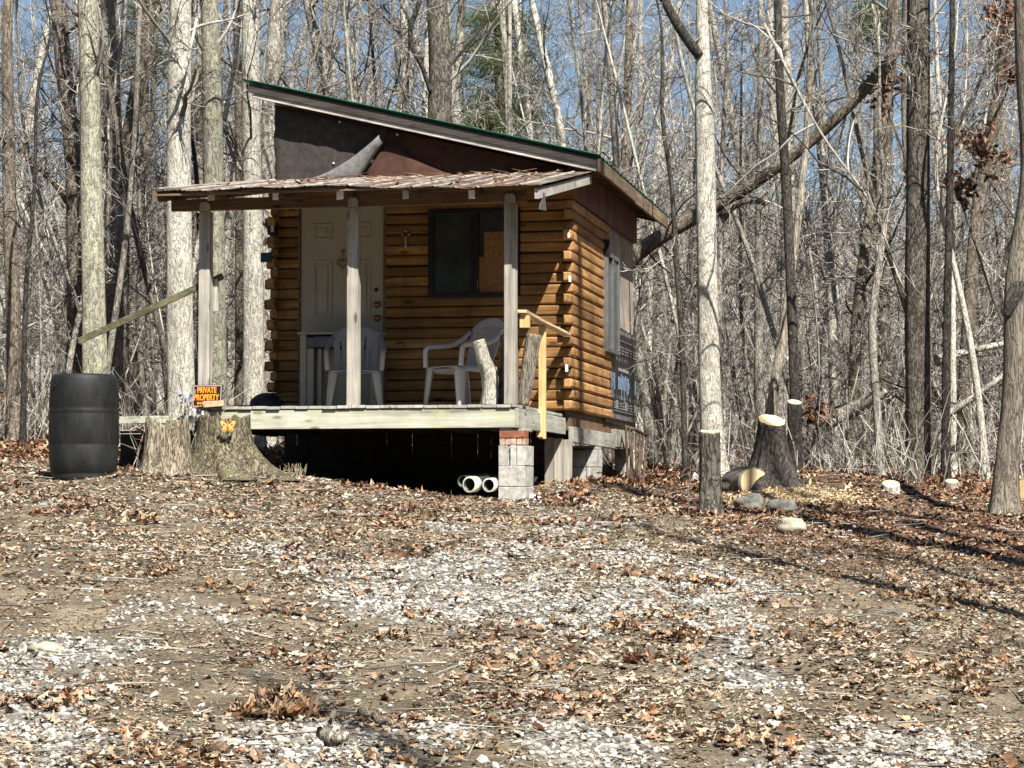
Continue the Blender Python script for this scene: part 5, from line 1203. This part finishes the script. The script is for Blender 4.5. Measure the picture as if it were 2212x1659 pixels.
leaner('long thin pale sapling bowed across the right woods', [(1955,640,5,26),(1880,420,5,26),(1820,360,6,26),(1760,270,6,26),(1700,150,7,26),(1650,50,7,26)], 'bark_white', 10, 7, 8)
# bulk woods
def proto(seed, h, r, name, mt, tw_, n1, len1, hminf, kids, k=10, parent_label=None, bend=.10, fork=False, r1=.3, twl=1):
    rs = np.random.RandomState(seed); n = 9; P = [np.zeros(3)]; d = _norm(np.array([rs.randn()*bend*.6, rs.randn()*bend*.6, 1]))
    for i in range(n-1): d = _norm(d+np.array([rs.randn()*bend*.5, rs.randn()*bend*.5, .12])); P.append(P[-1]+d*h/(n-1))
    P = np.array(P); P[:, 2] -= .15; R = r*(1-.72*np.linspace(0, 1, n)**1.1)
    t = bpy.data.objects.new(name, None); t.empty_display_size = .1; mb = MB(); Q, rr = trunk_mesh(mb, P, R, k, rs, .07, .35)
    b = MB(); segs = []
    crown(b, segs, rs, Q, rr, h*hminf, h*.97, n1, len1, kids=kids, r1=r1, twl=twl); flush(b, segs)
    return (name, mb.mesh('trunk', True), b.mesh('branches', True), mt, tw_)
def spawn(p, loc, rz, label, cat, group, s=1, lean=(0, 0), parts=True):
    name, tm, bm2, mt, tw_ = p
    if not tm.materials: tm.materials.append(M[mt]); bm2.materials.append(M[tw_])
    t = thing(name, label, cat, loc, rz, group); t.rotation_euler = (lean[0], lean[1], rz); t.scale = (s, s, s)
    for nm, me in (('trunk', tm), ('branches', bm2)):
        o = bpy.data.objects.new(nm, me); col.objects.link(o); o.parent = t
    return t
mts = ['bark_grey', 'bark_white', 'bark_brown', 'bark_grey', 'bark_white', 'bark_pale', 'bark_furrow', 'bark_grey', 'bark_brown', 'bark_white']
big = [proto(500+i, 13+i % 4, .075+.012*(i % 5), 'bare_tree', mts[i], 'twig' if i % 2 else 'twig_pale', 19, 2.4, .15, 7) for i in range(10)]
slim = [proto(600+i, 8+i % 4, .035+.006*(i % 3), 'slender_tree', mts[(i*3+1) % 10], 'twig_pale' if i % 2 else 'twig', 20, 1.6, .10, 7, 8, bend=.26) for i in range(8)]
sap = [proto(700+i, 3.2+.6*(i % 4), .013+.003*(i % 3), 'sapling', 'twig_pale' if i % 2 else 'twig', 'twig_pale' if i % 2 == 0 else 'twig', 16, 1.0, .08, 6, 6, bend=.25, r1=.5) for i in range(7)]
rs = np.random.RandomState(77)
ZN = [(-999, 60, 'at the far left edge'), (60, 160, 'left of the lichen trunk behind the barrel'), (160, 250, 'beside the lichen trunk behind the barrel'), (250, 330, 'above the sloping stair rail'), (330, 425, 'around the thick light trunk left of the porch'),
    (425, 570, 'between the left porch post and the log wall'), (570, 800, 'over the high end of the roof'), (800, 960, 'beside the thick dark trunk over the roof'), (960, 1120, 'around the green pine over the roof'), (1120, 1300, 'over the low end of the roof'),
    (1300, 1430, 'just right of the cabin eave'), (1430, 1530, 'behind the crooked dark vine stem'), (1530, 1640, 'just right of the bright trunk by the cabin'), (1640, 1760, 'above the yellow topped stumps'), (1760, 1900, 'in the tangle left of the massive trunk'),
    (1900, 2020, 'behind the massive straight trunk'), (2020, 2120, 'right of the massive straight trunk'), (2120, 2200, 'behind the curved tree at the right'), (2200, 9999, 'at the far right edge')]
def side(x, y):
    px = 1106+5000*x/y
    zn = [c for a_, b_, c in ZN if a_ <= px < b_][0]
    dp = 'nearest row' if y < 36 else 'middle depth' if y < 50 else 'far back'
    return zn, dp, ('left of the cabin' if px < 570 else 'behind the cabin roof' if px < 1300 else 'right of the cabin')
TONE = {'bark_grey': 'grey', 'bark_white': 'whitish', 'bark_brown': 'brown', 'bark_pale': 'lichen pale', 'bark_furrow': 'furrowed', 'twig': 'dull', 'twig_pale': 'pale', 'bark_dark': 'dark'}
def cabin_clear(x, y):
    dx = x-O[0]; dy = y-O[1]; u = dx*RV[0]+dy*RV[1]; v = dx*DV[0]+dy*DV[1]
    return not (-4.8 < u < .7 and -3.5 < v < 5.0)
def field(protos, n, y0, y1, pw, mn, nm, grp, cat, smin, smax, lean=.05, marg=2.0):
    pts = []; tries = 0
    while len(pts) < n and tries < n*60:
        tries += 1; y = y0+(y1-y0)*rs.rand()**pw; x = (rs.rand()*2-1)*(.225*y+marg)
        if not cabin_clear(x, y): continue
        if y < 29.5 and x < 0 and y < 27.5: continue
        if y < 27 and x > 0 and y < 25.6+abs(x-2)*.2: continue
        if any((x-a)**2+(y-b_)**2 < mn*mn for a, b_ in pts): continue
        pts.append((x, y))
    for i, (x, y) in enumerate(pts):
        zn, dp, gr = side(x, y); pr_k = protos[rs.randint(len(protos))]
        spawn(pr_k, (x, y, gz1(x, y)-.02), rs.rand()*6.28, nm % (TONE[pr_k[3]], zn, dp), cat, grp+' '+gr,  rs.uniform(smin, smax), (rs.randn()*lean, rs.randn()*lean))
field(big, 100, 33, 76, 1.0, 1.0, 'bare %s tree %s, %s', 'bare trees of the woods', 'tree', .8, 1.25)
field(slim, 190, 29, 66, .9, .55, 'slender %s tree %s, %s', 'slender bare trees of the woods', 'tree', .75, 1.2, .09)
field(sap, 95, 29.5, 48, 1.0, .4, 'thin %s sapling %s, %s', 'saplings in the undergrowth', 'sapling', .7, 1.4, .12)
_dup = {}
for o in bpy.data.objects:
    if o.get('group') and o.parent is None and o.get('label'): _dup.setdefault(o['label'], []).append(o)
for lb, os_ in _dup.items():
    if len(os_) > 1:
        os_.sort(key=lambda o: o.location.x/o.location.y)
        for k, o in enumerate(os_): o['label'] = lb+', '+(['leftmost', 'rightmost'] if len(os_) == 2 else ['leftmost']+['second', 'third', 'fourth', 'fifth', 'sixth', 'seventh'][:len(os_)-2]+['rightmost'])[k]
# trees outside the frame on the right: their trunks throw the long shadows across yard and wall
tallp = [proto(800+i, 17+2*i, .15+.03*i, 'bare_tree', 'bark_grey', 'twig', 12, 2.4, .55, 6, bend=.03) for i in range(2)]
for i, (x, y, s, k, lab) in enumerate(((5.2, 10.2, .78, 0, 'bare tree off the right edge throwing the longest thin shadow across the yard'), (4.95, 15.1, 1.0, 1, 'bare tree off the right edge throwing a wide shadow toward the side wall'), (5.65, 14.1, .95, 0, 'bare tree off the right edge throwing the second stripe on the side wall'), (6.3, 8.6, .7, 1, 'bare tree off the right edge throwing the fainter lower yard shadow'), (7.4, 12.8, .9, 0, 'bare tree off the right edge shading the brush by the curved tree'), (5.4, -2.2, 1.15, 0, 'tall bare tree behind the viewpoint dappling the foreground'), (7.6, 2.0, .95, 0, 'tall bare tree off the right edge dappling the lower right yard'))):
    spawn(tallp[k], (x, y, gz1(x, y)-.05), i*1.3, lab, 'tree', 'shadow throwing trees', s)
# unseen evergreens added behind the camera and at its sides to cut sky light
rs = np.random.RandomState(19); sw_ = MB(); px_ = []
for i in range(150):
    k = i % 5
    if k < 3: x, y = rs.uniform(-45, 45), -rs.uniform(9, 30)
    elif k == 3: x, y = -rs.uniform(17, 34), rs.uniform(-12, 32)
    else: x, y = rs.uniform(19, 36), rs.uniform(-12, 30)
    h = rs.uniform(9, 13) if y < 0 else rs.uniform(8, 12); z0 = gz1(x, y); n = 620; q = rs.rand(n)**.8; a = rs.rand(n)*2*pi; r = 2.6*(1-q*.85)*np.sqrt(rs.rand(n))
    px_.append(np.stack([x+r*np.cos(a), y+r*np.sin(a), z0+.5+q*h], 1)); sticks(sw_, np.array([[x, y, z0-.2]]), np.array([[x, y, z0+h]]), np.array([.16]), np.array([.03]), 6)
P = np.concatenate(px_); scatter(sw_, ET, EF, P, rs.uniform(.5, 1.0, len(P)), rs, .8, .8)
tag(sw_.build('sky_blocking_woods', M['needles'], None, fix=False), kind='stuff')
# far woods on the rising slope
fw_ = MB(); rs = np.random.RandomState(5)
N = 2300; y = 72+rs.rand(N)**.8*110; x = (rs.rand(N)*2-1)*(.24*y+6)
N2 = 1500; y2 = 26+rs.rand(N2)*80; x2 = np.sign(rs.rand(N2)-.5)*(.225*y2+3+rs.rand(N2)*26); x = np.concatenate([x, x2]); y = np.concatenate([y, y2]); N += N2
z = gz(x, y); h = np.concatenate([rs.uniform(6, 11.5, N-N2), rs.uniform(9, 15, N2)]); r = rs.uniform(.05, .17, N)
ln = rs.randn(N, 2)*.05; P0 = np.stack([x, y, z-.2], 1); P1 = P0+np.stack([ln[:, 0]*h*.5, ln[:, 1]*h*.5, h*.5], 1); P2 = P1+np.stack([ln[:, 0]*h*.5+rs.randn(N)*.5, rs.randn(N)*.4, h*.5], 1)
sticks(fw_, P0, P1, r, r*.75, 5); sticks(fw_, P1, P2, r*.75, r*.3, 5)
for kk in range(9):
    q = rs.uniform(.25, 1, N); B = np.where((q < .5)[:, None], P0+(P1-P0)*(q*2)[:, None], P1+(P2-P1)*(q*2-1)[:, None]); a = rs.rand(N)*2*pi; e = rs.uniform(-.1, 1.1, N); L_ = rs.uniform(.8, 3.2, N)
    C = B+np.stack([np.cos(a)*np.cos(e), np.sin(a)*np.cos(e), np.sin(e)], 1)*L_[:, None]; sticks(fw_, B, C, np.full(N, .03), np.full(N, .014))
    for _ in range(3):
        q2 = rs.rand(N)[:, None]; B2 = B+(C-B)*q2; v_ = rs.randn(N, 3); v_[:, 2] += .5; v_ /= np.linalg.norm(v_, axis=1)[:, None]
        sticks(fw_, B2, B2+v_*(L_*rs.uniform(.25, .6, N))[:, None], np.full(N, .015), np.full(N, .008))
tag(fw_.build('far_woods', M['twig'], None, fix=False), kind='stuff')
# low brush at the edge of the woods
br = MB(); N = 2600; y = 25.2+rs.rand(N)*9; x = (rs.rand(N)*2-1)*(.23*y+1.5)
ok = np.array([cabin_clear(a, b_) for a, b_ in zip(x, y)]) & ((x > 1.9) | (y > 27)) & (rs.rand(N) < np.clip((fbm(x*.8, y*.8, 3)-.36)*5, .15, 1)); x, y = x[ok], y[ok]; N = len(x)
B = place(x, y, -.02); d = rs.randn(N, 3)*np.array([.45, .45, .2])+np.array([0, 0, 1.]); d /= np.linalg.norm(d, axis=1)[:, None]; L_ = rs.uniform(.15, .62, N); C = B+d*L_[:, None]
d2 = d+rs.randn(N, 3)*.4; C2 = C+d2*(L_*.7)[:, None]; sticks(br, B, C, np.full(N, .006), np.full(N, .0045)); sticks(br, C, C2, np.full(N, .0045), np.full(N, .003))
for kk in range(5):
    q = rs.rand(N)[:, None]; B2 = C+(C2-C)*q if kk % 2 else B+(C-B)*(.4+.6*q); v_ = d+rs.randn(N, 3)*.7; sticks(br, B2, B2+v_*(L_*rs.uniform(.2, .6, N))[:, None], np.full(N, .004), np.full(N, .0025))
tag(br.build('undergrowth', M['twig'], None, fix=False), kind='stuff')
# evergreens
def pine(px, py, Y, w, h, label, seed, n=2600, tall=11, name='pine_tree'):
    rs = np.random.RandomState(seed); c = at(px, py, Y); zb = gz1(c[0], Y); t = thing(name, label, 'evergreen', (c[0], Y, zb), 0); sc = 5000/Y
    mb = MB(); P = np.array([[0, 0, -.1], [.1, 0, tall*.5], [0, 0, tall]]); Q, r = trunk_mesh(mb, P, np.array([.13, .10, .03]), 12, rs, .06, .3); mb.build('trunk', M['bark_brown'], t, smooth=True)
    f = MB(); segs = []; cz = c[2]-zb; rx = w/2/sc; rz_ = h/2/sc; P0 = []; P1 = []
    for k in range(int(n/40)):
        a = rs.rand()*2*pi; zz = cz+rz_*(rs.rand()*2-1); rr = rx*math.sqrt(rs.rand())*math.sqrt(max(.05, 1-((zz-cz)/rz_)**2)); p = np.array([rr*cos(a), rr*sin(a), zz]); st_ = np.array([0, 0, max(.3, zz-rr*.35)])
        segs.append((st_, p, .015, .006))
        m_ = 90; q = rs.randn(m_, 3)*np.array([.26, .26, .09])+p; dd = rs.randn(m_, 3)+np.array([cos(a), sin(a), .2]); dd /= np.linalg.norm(dd, axis=1)[:, None]; P0.append(q); P1.append(q+dd*.13)
    P0 = np.concatenate(P0); P1 = np.concatenate(P1); sticks(f, P0, P1, np.full(len(P0), .007), np.full(len(P0), .002)); f.build('foliage', M['needles'], t, fix=False)
    b = MB(); flush(b, segs); b.build('branches', M['bark_brown'], t, fix=False)
pine(1070, 190, 44, 210, 330, 'green pine showing through bare branches above the roof centre', 1, 5200, 12)
pine(1030, 320, 40, 120, 130, 'small yellowish green pine low behind the roof', 2, 1500, 5)
pine(305, 90, 46, 110, 160, 'dark green pine high between the left trunks', 3, 1800, 12)
pine(425, 210, 44, 60, 110, 'little green pine between the two pale trunks left of the roof', 4, 900, 8)
pine(1885, 45, 48, 110, 90, 'green pine crown at the top right, left of the massive trunk', 5, 1500, 14)
# brown leaves still hanging on boughs in the right woods
def sprig(px, py, Y, n, w, label, seed):
    rs = np.random.RandomState(seed); c = at(px, py, Y); t = thing('dead_leaf_bough', label, 'branch', c, 0); sc = 5000/Y; b = MB(); segs = []; tips = []
    for k in range(7):
        P, _ = wander(rs, np.zeros(3), _norm(rs.randn(3)+np.array([.6, 0, .2])), w/sc*.6, 6, .2); b.tube(P, np.linspace(.012, .004, 6), 5, False); tips += [P[j]+rs.randn(3)*.07 for j in range(2, 6) for _ in range(n//28+1)]
    P2, _ = wander(rs, np.zeros(3), np.array([.5, .2, -1.]), max(1.0, c[2]-gz1(c[0], Y)), 9, .12); b.tube(P2, np.linspace(.014, .02, 9), 6, False)
    b.build('branches', M['twig'], t, fix=False); f = MB(); T0 = np.array(tips); scatter(f, OT, OF, T0, rs.uniform(.08, .14, len(T0)), rs, 1.2, 2.0); f.build('foliage', M['leaf_brown'], t, fix=False)
for i, a in enumerate(((2100, 330, 28, 150, 130, 'bough of brown dead leaves hanging right of the massive trunk'), (2140, 60, 28.5, 130, 130, 'brown dead leaves on a bough in the top right corner'), (1900, 190, 29, 110, 90, 'cluster of dark dead leaves left of the massive trunk near the top'),
    (1760, 905, 27.6, 60, 60, 'low spray of dead leaves beside the small orange topped stump'), (2190, 160, 27, 70, 60, 'small tuft of dead leaves beside the curved tree top'), (2070, 420, 28.2, 80, 70, 'dark cluster of dead leaves midway beside the slim dark stem'))): sprig(*a, seed=40+i)
for ix, (px, py) in enumerate(((1232, 1098), (1275, 1062), (2010, 1052), (2090, 1060))):
    c = hit(px, py); f = MB(); n = 40; T0 = c*0+rs.randn(n, 3)*np.array([.10, .10, .05])+np.array([0, 0, .09]); scatter(f, OT, OF, T0, rs.uniform(.06, .11, n), rs, 1.1, 2.0); sg_ = []
    for k in range(6): sg_.append((np.zeros(3), rs.randn(3)*.09+np.array([0, 0, .16]), .004, .002))
    t = thing('oak_seedling', ('dark leafy oak sprig in the yard right of the front pier', 'low leafy oak sprig beside the side pier', 'low leafy sprig at the foot of the massive trunk', 'low leafy sprig left of the curved tree')[ix], 'plant', c); f.build('foliage', M['leaf_brown'], t, fix=False); b = MB(); flush(b, sg_); b.build('stem', M['twig'], t, fix=False)

# dry weeds by the old stumps
for ix, (px, py, Yw, h) in enumerate(((318, 1000, 20.9, .75), (395, 985, 21.3, .62), (300, 985, 21.6, .5), (640, 1030, 21.2, .12))):
    rs = np.random.RandomState(60+ix); c = at(px, py, Yw); c[2] = gz1(c[0], Yw); t = thing('dry_weed', ('tallest dry weed with drooping reddish leaves between barrel and broken stump', 'dry weed stems rising behind the broken stump', 'short dry weed close to the barrel side', 'tuft of dry grass at the lip under the porch')[ix], 'plant', c); b = MB(); sg_ = []
    n = 4 if ix < 3 else 40
    for k in range(n):
        p0 = rs.randn(3)*np.array([.05, .04, 0]); P_, _ = wander(rs, p0, _norm(np.array([rs.randn()*.25, rs.randn()*.2, 1])), h*rs.uniform(.6, 1.1), 6, .12)
        for m_ in range(5): sg_.append((P_[m_], P_[m_+1], .004 if ix < 3 else .002, .003 if ix < 3 else .001))
        if ix < 3:
            for _k in range(4): q = P_[rs.randint(2, 6)]; sg_.append((q, q+rs.randn(3)*np.array([.12, .1, .08])+np.array([0, 0, .06]), .003, .002))
    flush(b, sg_); b.build('stem', M['twig' if ix < 3 else 'straw'], t, fix=False)
    if ix == 0:
        f = MB(); n = 26; scatter(f, ET, EF, np.array([0, 0, .28])+rs.randn(n, 3)*np.array([.05, .04, .10]), rs.uniform(.05, .10, n), rs, 1.2, 1); f.build('foliage', M['leaf_brown'], t, fix=False)
